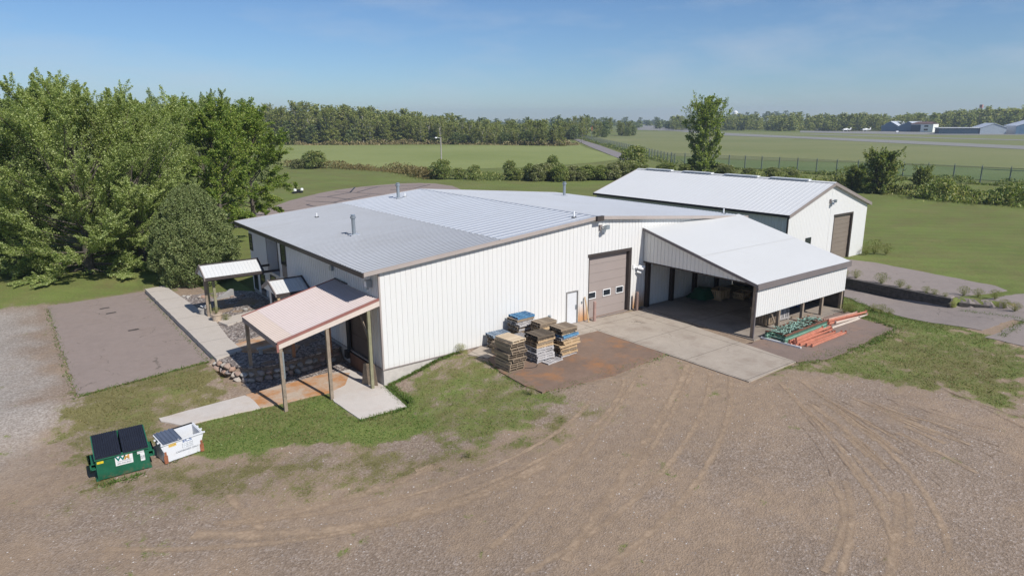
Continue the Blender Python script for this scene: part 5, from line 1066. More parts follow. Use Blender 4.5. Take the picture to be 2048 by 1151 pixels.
path = np.array([(-6.45, 7.75), (-6.25, 6.9), (-6.0, 6.0), (-5.7, 5.15), (-5.0, 4.75), (-4.2, 4.66), (-3.3, 4.72), (-2.4, 4.78), (-1.5, 4.95), (-.8, 5.15), (-.35, 5.2)])
seg = np.r_[0, np.cumsum(np.hypot(*np.diff(path, axis=0).T))]
for row, (z, st_, off) in enumerate(((-.80, .40, -.10), (-.53, .44, .08))):
    s = row*.2
    while s < seg[-1]:
        x = np.interp(s, seg, path[:, 0]); y = np.interp(s, seg, path[:, 1]); 
        zz = z if y < 5.6 else -.62+.30*row
        lit = x < -5.2
        stone(x+RNG.normal()*.04, y-off*0+(.12 if row else 0)+RNG.normal()*.03, zz+RNG.normal()*.02, .215, 'rounded field stone in the sunlit left end of the border' if lit else 'rounded field stone in the shaded border wall under the pink canopy', 'sunlit border stones' if lit else 'shaded border stones'); s += st_
for x, y, s in ((-4.75, 23.4, .16), (-4.55, 22.9, .17), (-3.9, 22.4, .20), (-3.55, 22.3, .24), (-2.9, 21.9, .16), (-2.6, 21.6, .16), (-2.2, 21.4, .14), (-1.9, 21.1, .13), (-2.6, 20.2, .14), (-2.3, 20.0, .15), (-2.0, 19.9, .15), (-1.7, 19.8, .14), (-4.3, 23.3, .13), (-1.2, 20.9, .15)):
    stone(x, y, -.11, s, 'small pale boulder edging the pebbles by the round evergreen', 'boulders by the round evergreen')
stone(-2.2, 16.6, -.10, .2, 'lone brown boulder on the pebbles beside the porch', None); stone(-.9, 15.6, -.12, .17, 'lone grey boulder on the shaded pebbles near the building wall', None)

# ------------------------------------------------------------------ timber retaining wall
def wall_line(name, x0, y0, x1, y1, zb, zt0, zt1, lab):
    m = MB(); n = int(math.ceil((max(zt0, zt1)-zb)/.2))
    for i in range(n):
        z = zb+i*.2; L_ = math.hypot(x1-x0, y1-y0); s = -(i % 2)*1.1
        while s < L_:
            a, b = max(0, s)/L_, min(L_, s+2.3)/L_
            if b > a+.01:
                ztop = zt0+(zt1-zt0)*(a+b)/2
                if z+.1 < ztop:
                    j = RNG.normal()*.012; m.bar((x0+(x1-x0)*a+j, y0+(y1-y0)*a, z+.1), (x0+(x1-x0)*b+j, y0+(y1-y0)*b-.012*np.sign(y1-y0), z+.1), .26, .188)
            s += 2.3
    return m.build(name, MAT['timber_dark'], None, label=lab, cat='retaining wall')
wall_line('retaining_wall', 38.35, .3, 37.62, -12.5, -.78, .28, .22, 'long dark stacked timber retaining wall below the upper yard')
wall_line('retaining_wall', 38.2, -12.75, 38.9, -14.5, -.5, .0, -.05, 'short low dark timber wall at the end of the long retaining wall')

# ------------------------------------------------------------------ airport fence
FG = M_('fence_post_grey', (.17, .195, .185), .5, .3)
def wire_mat():
    t = NT('chain_link'); tr = t.n('BsdfTransparent'); m = t.n('MixShader'); m.inputs[0].default_value = .13; t.col((.35, .37, .36)); t.l(tr.outputs[0], m.inputs[1]); t.l(t.b.outputs[0], m.inputs[2]); t.l(m.outputs[0], t.out.inputs[0]); return t.m
WIRE = wire_mat()
def fence(p, q, sp, hgt, lab, rails=()):
    p, q = V((*p, 0)), V((*q, 0)); L_ = (q-p).length; n = int(L_/sp); dv = (q-p)/n
    f = empty('chain_link_fence', p, label=lab, cat='fence'); nrm = V((-dv.y, dv.x, 0)).normalized()
    m = MB(); m.box(-.09, .09, -.09, .09, -.2, hgt); m.bar((0, 0, hgt-.05), nrm*.3+V((0, 0, hgt+.3)), .05, .05); m.bar((0, 0, hgt-.05), nrm*-.3+V((0, 0, hgt+.3)), .05, .05)
    me = m.build('post', FG, f).data; first = True
    for i in range(1, n+1): link('post', me, f, dv*i)
    m = MB(); m.prism([V((0, 0, .05)), dv*n+V((0, 0, .05)), dv*n+V((0, 0, hgt-.1)), V((0, 0, hgt-.1))], nrm*.01); m.build('mesh_panel', WIRE, f)
    m = MB()
    for z in (hgt-.08,): m.bar((0, 0, z), dv*n+V((0, 0, z)), .035, .035)
    for a, b, z in rails: m.bar(dv*a+V((0, 0, z)), dv*b+V((0, 0, z)), .10, .10)
    m.build('top_rail', FG, f); return f
fence((135.5, 5.0), (135.5, 94.5), 4.5, 3.4, 'grey chain link airfield fence running behind the shed and trees at right', rails=((0, 3, 2.9),))
fence((138.2, 95.5), (356, 384), 4.5, 2.9, 'long chain link airfield fence receding beside the country road')
# ------------------------------------------------------------------ poles and small things on the fields
lp = empty('light_pole', (63.6, 98.8, 0), label='single wooden light pole with small lamp beside the shrubs', cat='light pole')
m = MB(); m.tube((0, 0, -.2), (0, 0, 9.0), .16, .11, 10); m.build('pole', M_('grey_pole', (.33, .31, .29), .8), lp)
m = MB(); m.bar((0, 0, 8.7), (-.7, .5, 8.95), .06, .06); m.lathe((-.85, .6, 8.65), [(.16, 0), (.3, .12), (.16, .3), (.05, .34)], 10); m.build('lamp_head', MAT['white'], lp)
wk = empty('marker_pole', (264, 261, 0), label='thin pole topped with an orange red marker beside the far fence', cat='marker pole')
m = MB(); m.tube((0, 0, 0), (0, 0, 6.6), .16, .12, 8); m.build('pole', FG, wk); m = MB(); m.prism([(-.7, -.7, 6.0), (.9, .9, 6.4), (.9, .9, 8.1), (-.7, -.7, 8.5)], (.12, -.12, 0)); m.build('marker', M_('orange_marker', (.66, .05, .03), .6), wk)
for i, (x, y) in enumerate(((27.0, 89.2), (28.4, 89.6))):
    t = empty('ground_floodlight', (x, y, 0), .6, label=('left' if i == 0 else 'right')+' one of two white lawn floodlights beyond the roof', cat='floodlight', group='lawn floodlights')
    m = MB(); m.box(-.3, .3, -.25, .25, 0, .30); m.build('base', MAT['black'], t); m = MB(); m.lathe((0, -.25, .35), [(.1, 0), (.27, .12), (.27, .40), (.15, .5)], 10); m.build('lamp_head', MAT['white'], t)
m = MB(); m.box(-.5, .5, -.15, .15, 0, .55); m.box(-.55, .55, -.17, .17, .55, .6); m.build('lawn_box', MAT['black'], None, loc=(27.8, 89.7, 0), rz=.5, label='dark low box on the lawn between the two floodlights', cat='box')
# airport buildings
def hangar(name, x, y, rz, w, d, hw, hr, lab, front, roof, wallm, door=True):
    t = empty(name, (x, y, 0), rz, label=lab, cat='hangar')
    m = MB(); m.prism([(-w/2, 0, 0), (w/2, 0, 0), (w/2, 0, hw), (0, 0, hr), (-w/2, 0, hw)], (0, .3, 0)); m.build('front_wall', front, t)
    m = MB(); m.box(-w/2, -w/2+.3, .3, d, 0, hw); m.box(w/2-.3, w/2, .3, d, 0, hw); m.prism([(-w/2, d, 0), (w/2, d, 0), (w/2, d, hw), (0, d, hr), (-w/2, d, hw)], (0, .3, 0)); m.build('wall', wallm, t)
    m = MB(); m.prism([(-w/2-.4, -.4, hw-.1), (0, -.4, hr), (0, -.4, hr+.3), (-w/2-.4, -.4, hw+.2)], (0, d+1, 0)); m.prism([(w/2+.4, -.4, hw-.1), (0, -.4, hr), (0, -.4, hr+.3), (w/2+.4, -.4, hw+.2)], (0, d+1, 0)); m.build('roof', roof, t)
    if door: m = MB(); m.box(-w*.4, w*.4, -.08, 0, 0, hw*.82); m.box(-w*.4, w*.4, -.12, -.08, hw*.45, hw*.50); m.build('hangar_door', M_('blue_grey_door', (.085, .155, .235), .5), t)
    return t
HB = M_('slate_blue_metal', (.095, .17, .25), .5); HD = M_('dark_blue_metal', (.022, .05, .08), .5); HW = M_('pale_hangar_metal', (.62, .64, .66), .5); HR_ = M_('pale_hangar_roof', (.50, .54, .60), .45)
fa = math.radians(-62)
hangar('hangar', 651, 268, math.radians(-90), 15.5, 24, 4.6, 9.0, 'leftmost blue fronted airport hangar with pale roof', HB, HR_, HW)
hangar('hangar', 646, 250, math.radians(-90), 18, 26, 4.4, 8.8, 'second blue fronted hangar, right behind the small white house', HB, HR_, HW)
t = empty('terminal_building', (640, 236, 0), math.radians(-90), label='white two-storey airport building with dark windows beside the hangars', cat='building')
m = MB(); m.box(-9, 9, 0, 11, 0, 6.8); m.build('wall', M_('bright_white_wall', (.80, .80, .78), .6), t)
m = MB(); m.prism([(-9.6, -.5, 6.8), (9.6, -.5, 6.8), (6, 5.5, 8.6), (-6, 5.5, 8.6)], (0, 0, .3)); m.prism([(-9.6, 11.5, 6.8), (9.6, 11.5, 6.8), (6, 5.5, 8.6), (-6, 5.5, 8.6)], (0, 0, .3)); m.build('roof', M_('brown_red_roof', (.13, .08, .07), .7), t)
for x in (3.5,):
    for z in (1.4, 4.4): m = MB(); m.box(x-1.6, x+1.6, -.12, 0, z, z+1.4); m.build('window', MAT['glass'], t)
m = MB(); m.box(-9, -1, -.2, 0, .3, 6.2); m.build('dark_front', HD, t)
hangar('hangar', 573, 190, math.radians(-55), 4, 20, 3.9, 4.3, 'stub end of the low dark hangar row', HD, HR_, HD, False)
t = empty('hangar_row', (577, 183, 0), math.radians(-55), label='long low dark hangar row with pale flat roof at right', cat='hangar'); m = MB(); m.box(-14, 14, 0, 12, 0, 4.4); m.build('wall', HD, t); m = MB(); m.box(-14.4, 14.4, -.4, 12.4, 4.4, 4.9); m.build('roof', HW, t)
hangar('hangar', 589, 165, math.radians(-55), 17, 20, 4.6, 7.8, 'grey fronted hangar between the dark row and the last hangar', M_('pale_grey_metal', (.33, .38, .43), .5), HR_, HW, False)
hangar('hangar', 600, 141, math.radians(-55), 26, 24, 6.0, 10.0, 'last big blue hangar with pale roof at the picture edge', HB, HR_, HW)
# light aircraft on the apron
def plane_mesh():
    m = MB()
    m.tube((-3.2, 0, 1.3), (0, 0, 1.25), .18, .62, 8); m.tube((0, 0, 1.25), (2.2, 0, 1.2), .62, .45, 8); m.tube((2.2, 0, 1.2), (2.7, 0, 1.15), .45, .12, 8)
    m.prism([(-.5, -5, 1.05), (.9, -5, 1.05), (1.1, 5, 1.05), (-.5, 5, 1.05)], (0, 0, .14)); m.prism([(-3.4, -1.6, 1.4), (-2.7, -1.6, 1.4), (-2.7, 1.6, 1.4), (-3.4, 1.6, 1.4)], (0, 0, .08))
    m.prism([(-3.5, -.05, 1.4), (-2.6, -.05, 1.4), (-3.2, -.05, 2.7), (-3.7, -.05, 2.7)], (0, .1, 0)); m.box(-.9, .9, -.5, .5, 1.6, 2.1)
    for x, y in ((1.9, 0), (-.1, -1.1), (-.1, 1.1)): m.tube((x, y-.08, .22), (x, y+.08, .22), .22, n=8); m.bar((x, y, .25), (x, y*.5, 1.1), .07, .07)
    return m
PMm = plane_mesh().build('light_aircraft', MAT['white']); pme = PMm.data; bpy.data.objects.remove(PMm)
for i, (x, y, a, lab) in enumerate(((632, 299, 2.6, 'white light aircraft parked third from left on the airfield edge'), (641, 285, 2.6, 'white light aircraft parked nearest the blue hangars'), (645, 330, 1.2, 'white light aircraft parked second from left by the wood'), (669, 240, 2.3, 'white light aircraft parked right of the white airport building'))):
    o = link('light_aircraft', pme, None, (x, y, .14), a, label=lab, cat='aircraft', group='light aircraft on the apron'); o.scale = (1.35, 1.35, 1.35)
t = empty('parked_car', (594, 236, .14), .4, label='white car parked before the hangars', cat='car'); m = MB(); m.prism([(-2.2, -.9, .35), (2.2, -.9, .35), (2.2, -.9, .85), (1.3, -.9, .95), (.7, -.9, 1.5), (-1.4, -.9, 1.5), (-2.1, -.9, .95)], (0, 1.8, 0)); m.build('body', MAT['white'], t)
for x in (-1.4, 1.4):
    for y in (-.95, .75): m = MB(); m.tube((x, y, .33), (x, y+.2, .33), .33, n=12); m.build('wheel', MAT['black'], t)
# ------------------------------------------------------------------ trees: limbs, twigs and leaf-sized faces
def leaf_quads(P, size, up=.4, seed=0, aspect=.62, dirs=None):
    """diamond leaves at P; slightly folded; normals random with an upward bias"""
    r = np.random.default_rng(seed); n = len(P)
    nrm = r.normal(size=(n, 3)); nrm[:, 2] = np.abs(nrm[:, 2])+up*1.2; nrm /= np.linalg.norm(nrm, axis=1)[:, None]
    a = r.normal(size=(n, 3)) if dirs is None else dirs+r.normal(size=(n, 3))*.45
    a -= nrm*(a*nrm).sum(1)[:, None]; a /= np.linalg.norm(a, axis=1)[:, None]+1e-9
    b = np.cross(nrm, a); s = (size*r.uniform(.6, 1.3, n))[:, None]
    dz = nrm*s*.10
    Vv = np.stack([P-a*s*.5, P-b*s*aspect*.5+dz, P+a*s*.5, P+b*s*aspect*.5+dz], 1).reshape(-1, 3)
    return Vv, np.arange(n*4).reshape(n, 4)
class Limbs:
    def __init__(s): s.v = []; s.f = []
    def path(s, pts, r0, r1, n=6):
        b = len(s.v); k = len(pts)
        for i, p in enumerate(pts):
            p = np.asarray(p, float); d = np.asarray(pts[min(i+1, k-1)], float)-np.asarray(pts[max(i-1, 0)], float); d /= np.linalg.norm(d)+1e-9
            u = np.cross(d, (0.3, .9, .1)); u /= np.linalg.norm(u)+1e-9; w = np.cross(d, u); r = r0+(r1-r0)*i/(k-1)
            for j in range(n): t = 2*math.pi*j/n; s.v.append(p+u*r*math.cos(t)+w*r*math.sin(t))
        for i in range(k-1):
            for j in range(n): s.f.append((b+i*n+j, b+i*n+(j+1) % n, b+(i+1)*n+(j+1) % n, b+(i+1)*n+j))
def broadleaf(seed, Ht, Rd, n_limb, n_leaf, leaf, base=.12, top_el=80, low_el=12, plume=.42, twigs=16, trunk_r=.35, fill=.25, stems=1, droop=0., egg=1.0, curl=.55, tight=.55, upb=.28, lowq=.9):
    """returns (limb verts, limb quads, leaf verts, leaf quads) for a tree Ht high and Rd wide in radius"""
    r = np.random.default_rng(seed); L = Limbs(); pts = []; dirs = []
    for s_ in range(stems):
        a0 = 2*math.pi*s_/stems+r.uniform(0, 1); spread = 0 if stems == 1 else Rd*.35
        tp = [np.array([math.cos(a0)*spread*t*.9+r.normal()*.08*t*Rd*.3, math.sin(a0)*spread*t*.9+r.normal()*.08*t*Rd*.3, Ht*.86*t-.2*(t == 0)]) for t in np.linspace(0, 1, 9)]
        L.path(tp, trunk_r/(1 if stems == 1 else 1.4), .03, 7)
        for i in range(n_limb//stems):
            q = (i+r.uniform(0, 1))/(n_limb//stems); hz = base+(.80-base)*q**lowq
            az = i*2.39996+r.normal()*.35+a0; el = math.radians(low_el+(top_el-low_el)*q**1.1+r.normal()*7)
            k = hz/.86*8; j = min(int(k), 7); o = tp[j]+(tp[j+1]-tp[j])*(k-j)
            zr_ = hz; env = math.sin(math.pi*min(1, max(.05, (zr_**egg*.80+.13))))**.6
            ln_ = min(Rd*env/max(math.cos(el), .25), (1.02-hz)*Ht/max(math.sin(el), .12))*r.uniform(.78, 1.08)
            d = np.array([math.cos(az)*math.cos(el), math.sin(az)*math.cos(el), math.sin(el)])
            br = [o]; dd = d.copy(); m = 8
            cl = curl*(.15+.85*q)-.9*max(0, .28-q)/.28
            for t in range(m):
                dd = dd+np.array([r.normal()*.09, r.normal()*.09, (cl-droop*1.6*(t/m))*.12]); dd /= np.linalg.norm(dd); br.append(br[-1]+dd*ln_/m)
            L.path(br, .035+.028*ln_*.28, .012, 5)
            br = np.array(br)
            for t in range(twigs):
                u = r.uniform(fill, 1.)**.8; k2 = u*m; j2 = min(int(k2), m-1); p0 = br[j2]+(br[j2+1]-br[j2])*(k2-j2)
                bd = br[min(j2+1, m)]-br[max(j2-1, 0)]; bd = bd/(np.linalg.norm(bd)+1e-9)
                td = bd*.75+r.normal(size=3)*tight+np.array([0, 0, upb-droop]); td /= np.linalg.norm(td)
                tl2 = ln_*plume*(1.15-u*.75)*r.uniform(.6, 1.1)
                nl = max(3, int(n_leaf/(n_limb*twigs)*r.uniform(.6, 1.4)))
                tt = r.uniform(.05, 1.05, nl); w = (.10 if tight > .5 else .075)*tl2+.10*leaf*3
                q3 = p0+td*tl2*tt[:, None]+r.normal(size=(nl, 3))*(w*(1.15-tt*.8))[:, None]
                q3[:, 2] -= droop*.4*tt*tt*tl2
                pts.append(q3); dirs.append(np.repeat(td[None], nl, 0))
                if t % 2 == 0: L.path([p0, p0+td*tl2*.6, p0+td*tl2], .018, .006, 3)
    P = np.concatenate(pts); Dd = np.concatenate(dirs)
    kz = Ht/np.quantile(P[:, 2], .9995); P[:, 2] *= kz; L.v = [p*np.array([1, 1, kz]) for p in L.v]
    P[:, 2] = np.maximum(P[:, 2], .15)
    lv, lq = leaf_quads(P, leaf, seed=seed+1, dirs=Dd)
    return np.array(L.v), np.array(L.f), lv, lq
def lump_tree(seed, Ht, Rd, base, n, leaf, nc, trunk_r=.15, cl=.42, pale=False, top=.6):
    """crown of leaf clumps packed in an egg from base*Ht to Ht, with a trunk and limbs running to the clumps"""
    r = np.random.default_rng(seed); L = Limbs(); z0 = base*Ht; hh = Ht-z0; P = []; Dr = []
    L.path([(0, 0, -.3), (r.normal()*.1*Rd, r.normal()*.1*Rd, z0+hh*.5), (0, 0, z0+hh*.9)], trunk_r, .03, 6)
    for i in range(nc):
        q = (i+r.uniform(0, 1))/nc; az = i*2.39996+r.normal()*.3; pr = math.sqrt(max(.03, 1-((q-top*.55)/(1-top*.55 if q > top*.55 else top*.75))**2)); rr = Rd*pr*r.uniform(.45, .85)
        c = np.array([math.cos(az)*rr, math.sin(az)*rr, z0+hh*(.04+.90*q)]); s = Rd*cl*r.uniform(.7, 1.25)*(.6+.4*pr)
        k = max(4, int(n/nc*r.uniform(.7, 1.3))); d = r.normal(size=(k, 3)); d /= np.linalg.norm(d, axis=1)[:, None]; d[:, 2] = np.where(d[:, 2] < -.3, -d[:, 2], d[:, 2])
        P.append(c+d*(s*r.uniform(.35, 1.08, k)**.6)[:, None]*np.array([1, 1, .85])); Dr.append(d*.8+np.array([0, 0, .5]))
        L.path([(0, 0, max(0, c[2]*.75-.2)), c*np.array([.5, .5, .9]), c], .02+.012*Rd, .008, 4)
    P = np.concatenate(P); P[:, 2] = np.maximum(P[:, 2], .05); Dr = np.concatenate(Dr)
    lv, lq = leaf_quads(P, leaf, .35, seed+1, .6, Dr); return np.array(L.v), np.array(L.f), lv, lq
def tree_meshes(geo, bark, leafm, nm='crown'):
    lv, lf, cv, cq = geo
    return fast_mesh('trunk', lv, lf, bark), fast_mesh(nm, cv, cq, leafm)
def plant_tree(ms, x, y, z, rz, sc, name='tree', label=None, cat='tree', group=None, parts=('trunk', 'crown')):
    t = empty(name, (x, y, z), rz, label=label, cat=cat, group=group); t.scale = sc if isinstance(sc, tuple) else (sc, sc, sc)
    for nm, me in zip(parts, ms): link(nm, me, t)
    return t
MAPLE = leaf_mat('maple_leaf', (.145, .195, .062), (.31, .375, .13), (.54, .57, .28), .42)
MAPLE2 = leaf_mat('darker_maple_leaf', (.12, .168, .06), (.255, .32, .118), (.45, .49, .24), .40)
ELM = leaf_mat('elm_leaf', (0.086, 0.147, 0.026), (0.208, 0.292, 0.060), (0.384, 0.400, 0.108), .36)
CEDAR = leaf_mat('cedar_spray', (0.076, 0.113, 0.038), (0.174, 0.217, 0.080), (0.284, 0.312, 0.133), .15)
POP = leaf_mat('poplar_leaf', (0.087, 0.134, 0.025), (0.222, 0.293, 0.066), (0.428, 0.443, 0.158), .36)
SHRUB = leaf_mat('shrub_leaf', (0.079, 0.124, 0.033), (0.198, 0.249, 0.074), (0.411, 0.388, 0.165), .3)
SHRUB2 = leaf_mat('silver_shrub_leaf', (0.075, 0.103, 0.034), (0.196, 0.218, 0.086), (0.460, 0.448, 0.265), .3)
WEED = leaf_mat('weed_leaf', (.095, .12, .034), (.21, .225, .075), (.36, .33, .15), .3)
WOODL = leaf_mat('wood_edge_leaf', (0.114, 0.157, 0.046), (0.259, 0.297, 0.095), (0.450, 0.411, 0.163), .3)
WOODD = leaf_mat('dark_wood_leaf', (0.074, 0.115, 0.045), (0.161, 0.210, 0.080), (0.271, 0.289, 0.122), .25)

ga = tree_meshes(broadleaf(3, 17.2, 8.4, 84, 300000, .14, base=.03, top_el=80, low_el=0, twigs=17, trunk_r=.42, plume=.40, curl=.95, egg=.8, tight=.40, upb=.42, lowq=1.3), MAT['bark'], MAPLE)
gb = tree_meshes(broadleaf(8, 16.2, 7.6, 76, 240000, .14, base=.03, top_el=80, low_el=0, twigs=17, trunk_r=.4, stems=1, plume=.40, curl=.95, egg=.8, tight=.40, upb=.42, lowq=1.3), MAT['bark'], MAPLE)
gc = tree_meshes(broadleaf(21, 15.5, 6.8, 60, 130000, .18, base=.08, top_el=72, low_el=12, twigs=15, trunk_r=.4, stems=3, plume=.40), MAT['bark'], MAPLE2)
plant_tree(ga, -9.4, 36.5, h(-9.4, 36.5), .6, (1., 1., .96), label='biggest silver maple with spiky top sprays on the left lawn')
plant_tree(gb, -5.2, 37.5, h(-5.2, 37.5), 2.2, (.86, .86, .97), label='silver maple right behind the round evergreen, low limbs to the ground')
plant_tree(gc, -17.2, 41.5, h(-17.2, 41.5), 1.2, (1., 1., .86), label='dark multi-stemmed maple at the left edge of the picture')
plant_tree(gc, -12.5, 53.5, 0, 3.9, (1.1, 1.1, 1.0), label='tall maple behind the biggest one, showing between its sprays')
plant_tree(ga, -23.5, 54.0, 0, 3.3, (.9, .9, .74), label='maple cut by the left picture edge behind the multi-stemmed one')
ge = tree_meshes(broadleaf(31, 15.0, 4.8, 50, 85000, .175, base=.12, top_el=76, low_el=10, twigs=14, trunk_r=.26, droop=.25, plume=.42), MAT['bark'], ELM)
plant_tree(ge, 3.6, 44.5, 0, .4, (.95, .95, 1.0), label='slender elm with yellowing leaves left of the warehouse roof corner')
plant_tree(ge, 9.6, 54.0, 0, 2.6, (1.12, 1.12, 1.0), label='drooping elm overhanging the turning loop beyond the roof corner')
plant_tree(gc, 9.5, 72.0, 0, 5.1, (.85, .85, 1.08), label='dark tall tree rising behind the two elms')
plant_tree(gc, 1.5, 66.0, 0, 1.1, (.9, .9, 1.0), label='dark tree behind the maples, left of the two elms')
for x, y, s in ((-1.5, 46, .9), (-19, 60, 1), (-2, 60, .9)): plant_tree(gb, x, y, 0, x, (.8*s, .8*s, .72*s), label='smaller maple filling the back of the grove between the big trees', group='maples at the back of the grove')
# round evergreen
def evergreen(seed, Ht, Rd, n):
    r = np.random.default_rng(seed); P = []; Dr = []
    u = r.uniform(0, 1, n); az = r.uniform(0, 2*math.pi, n); z = u**.85
    prof = np.clip(1-np.abs((z-.20)/.82)**1.8, 0, 1)**.62*np.where(z > .2, 1, .86+.7*z)
    lump = np.zeros(n)
    for i in range(260):
        ca = r.uniform(0, 2*math.pi); cz = r.uniform(0, 1); da = np.abs((az-ca+math.pi) % (2*math.pi)-math.pi)
        lump = np.maximum(lump, np.exp(-(da*6.)**2-((z-cz)*14)**2))
    rad = Rd*prof*(.78+.24*lump)*(1-r.uniform(0, 1, n)**3*.5)
    P = np.stack([np.cos(az)*rad, np.sin(az)*rad, z*Ht*(.985+.03*lump)+.1], 1)
    Dr = np.stack([np.cos(az)*.7, np.sin(az)*.7, np.full(n, .8)], 1)
    lv, lq = leaf_quads(P, .165, .1, seed+1, .42, Dr); L = Limbs(); L.path([(0, 0, -.2), (0, 0, Ht*.5), (0, 0, Ht*.93)], .28, .03, 7)
    for i in range(60):
        a = i*2.4; zz = .05+.8*i/60; L.path([(0, 0, zz*Ht*.9), (math.cos(a)*Rd*.4, math.sin(a)*Rd*.4, zz*Ht+.5), (math.cos(a)*Rd*.75*(1-zz), math.sin(a)*Rd*.75*(1-zz), zz*Ht+1.0)], .06, .01, 4)
    return np.array(L.v), np.array(L.f), lv, lq
gv = tree_meshes(evergreen(5, 7.7, 3.55, 95000), MAT['bark'], CEDAR)
plant_tree(gv, -2.6, 28.4, h(-2.6, 28.4)-.1, 0, 1, 'evergreen_tree', 'broad round-topped dark evergreen standing between the maples and the porch', 'evergreen')
# lone poplar by the airfield fence
gp_ = tree_meshes(broadleaf(44, 18.4, 4.9, 84, 34000, .36, base=.0, top_el=82, low_el=32, twigs=13, trunk_r=.3, plume=.40, tight=.5, upb=.35, lowq=1.25, fill=.12), MAT['bark_pale'], POP)
plant_tree(gp_, 113.5, 66.8, -.5, .8, (1.0, 1.0, 1.0), label='lone tall poplar standing behind the storage shed', name='poplar_tree')

# ------------------------------------------------------------------ shrubs and weeds
def shrub_geo(seed, Ht, Rd, n, leaf, upr=.5): return lump_tree(seed, Ht, Rd, .0, n, leaf, 26, .05, .40, top=.75)
SG_ = [tree_meshes(shrub_geo(60+i, 3.2, 1.9, 5200, .24), MAT['bark'], m_) for i, m_ in enumerate((SHRUB, SHRUB2, SHRUB))]
def shrub(x, y, s, k, lab, grp=None, name='shrub', sz=None): return plant_tree(SG_[k], x, y, h(x, y)-.05, U(0, 6), (s, s, sz or s), name, lab, 'shrub', grp, ('stems', 'foliage'))
shrub(62.9, 98.0, 1.3, 0, 'dark round shrub at the foot of the light pole'); shrub(65.8, 95.2, .8, 0, 'small shrub second right of the light pole', sz=.75); shrub(68.0, 92.6, .85, 0, 'small olive shrub third right of the light pole', sz=.95)
shrub(54.2, 149.6, 1.7, 0, 'lone shrub in the weedy strip at the left end of the hay field', sz=1.45); shrub(50.5, 152, 1.2, 1, 'pale low shrub left of the lone one in the weedy strip', sz=.8)
shrub(73.5, 87.0, .75, 0, 'upright dark shrub left of the silvery hedge', sz=1.25); shrub(82.6, 83.2, 1.0, 0, 'tall narrow shrub rising behind the left of the silvery hedge', sz=1.5)
for i in range(42):
    t = i/41; x = 74+t*23+U(-2.2, 2.2); y = 83-t*13.5+U(-3, 3); s = U(.45, .95)+.28*math.sin(t*3.0)
    shrub(x, y, s*1.1, 1 if i % 3 else 2, 'leafy silver-green shrub massed in the hedge behind the warehouse', 'shrubs in the silvery hedge', sz=s*.95+.2*math.sin(t*9))
for x, y, s, z_ in ((98, 75, 1.3, 1.1), (101, 74.5, 1.1, .9), (103.5, 79, 1.7, 2.0), (107, 72, 1.2, .9), (110.5, 69, 1.2, .8)): shrub(x, y, s, 0, 'dark shrub between the silvery hedge and the lone poplar', 'shrubs left of the poplar', sz=z_)
for x, y, s in ((113, 60, 1.1), (115, 56, .9), (117, 51.5, 1.0), (119, 48, .8), (116, 64, 1.1)): shrub(x, y, s, 1, 'light sprawling shrub right of the poplar behind the shed roof', 'shrubs right of the poplar', sz=s*.75)
gbush = tree_meshes(broadleaf(71, 8.4, 4.2, 72, 17000, .34, base=.0, top_el=84, low_el=28, twigs=9, trunk_r=.09, plume=.5, stems=4, tight=.45, upb=.4, lowq=1.5, fill=.1), MAT['bark'], SHRUB)
plant_tree(gbush, 105.2, 24.0, 0, .3, (.95, .95, .92), 'large_bush', 'largest dark bush with two tops behind the right end of the shed', 'bush', None, ('stems', 'foliage'))
plant_tree(gbush, 108.2, 29.5, 0, 2.2, (.6, .6, .55), 'large_bush', 'lower bush left of the largest bush behind the shed', 'bush', None, ('stems', 'foliage'))
plant_tree(gbush, 107.5, 18.2, 0, 4.2, (.45, .45, .6), 'large_bush', 'thin upright bush just right of the largest bush', 'bush', None, ('stems', 'foliage'))
# clumps of tall weeds (uncountable)
def weed_patch(name, pts, spread, hgt, n, leaf, mat, label, seed):
    r = np.random.default_rng(seed); P = np.array(pts, float); i = r.integers(0, len(P)-1, n); t = r.uniform(0, 1, n)[:, None]
    q = P[i]+(P[i+1]-P[i])*t+r.normal(size=(n, 2))*spread
    hh = hgt*(.12+1.0*sm(.25, .8, fbm(q[:, 0], q[:, 1], .22, 3, seed)))*r.uniform(0, 1, n)**.7*1.4
    A = np.c_[q, H(q[:, 0], q[:, 1])+hh*.9]
    d = np.stack([r.normal(size=n)*.3, r.normal(size=n)*.3, np.ones(n)], 1)
    lv, lq = leaf_quads(A, leaf, .0, seed, .4, d); return link(name, fast_mesh(name, lv, lq, mat), None, label=label, kind='stuff')
weed_patch('tall_weeds', [(104, 15), (104.5, 10), (104.5, 3), (105, -8), (106, -20)], 2.0, 2.3, 15000, .5, SHRUB, 'band of tall mixed weeds along the lawn edge at right', 3)
weed_patch('tall_weeds', [(110, 36), (108.5, 22), (108, 8), (108, -10), (109, -22)], 2.4, 1.7, 11000, .5, WEED, 'pale tall weeds behind the dark weed band at right', 4)
weed_patch('fence_weeds', [(135.2, 90), (135.2, 60), (135.2, 30), (135.2, 2)], .5, 1.1, 6000, .45, SHRUB, 'dark weeds along the foot of the airfield fence', 5)
weed_patch('fence_weeds', [(139, 96), (200, 177), (270, 270), (350, 376)], .9, 1.2, 7000, .7, SHRUB, 'weeds along the foot of the receding fence', 6)
weed_patch('ditch_weeds', [(50, 162), (61, 143), (66, 126), (64, 108), (62.5, 100)], 1.6, 1.5, 9000, .5, leaf_mat('straw_weed', (.10, .085, .03), (.19, .15, .06), (.30, .25, .12), .2), 'straw coloured weeds along the hay field edge', 7)
weed_patch('hedge_base_weeds', [(66, 92), (74, 86), (86, 78), (97, 71), (112, 62), (120, 44)], 1.6, 1.2, 9000, .42, SHRUB, 'low weeds along the foot of the hedge', 8)
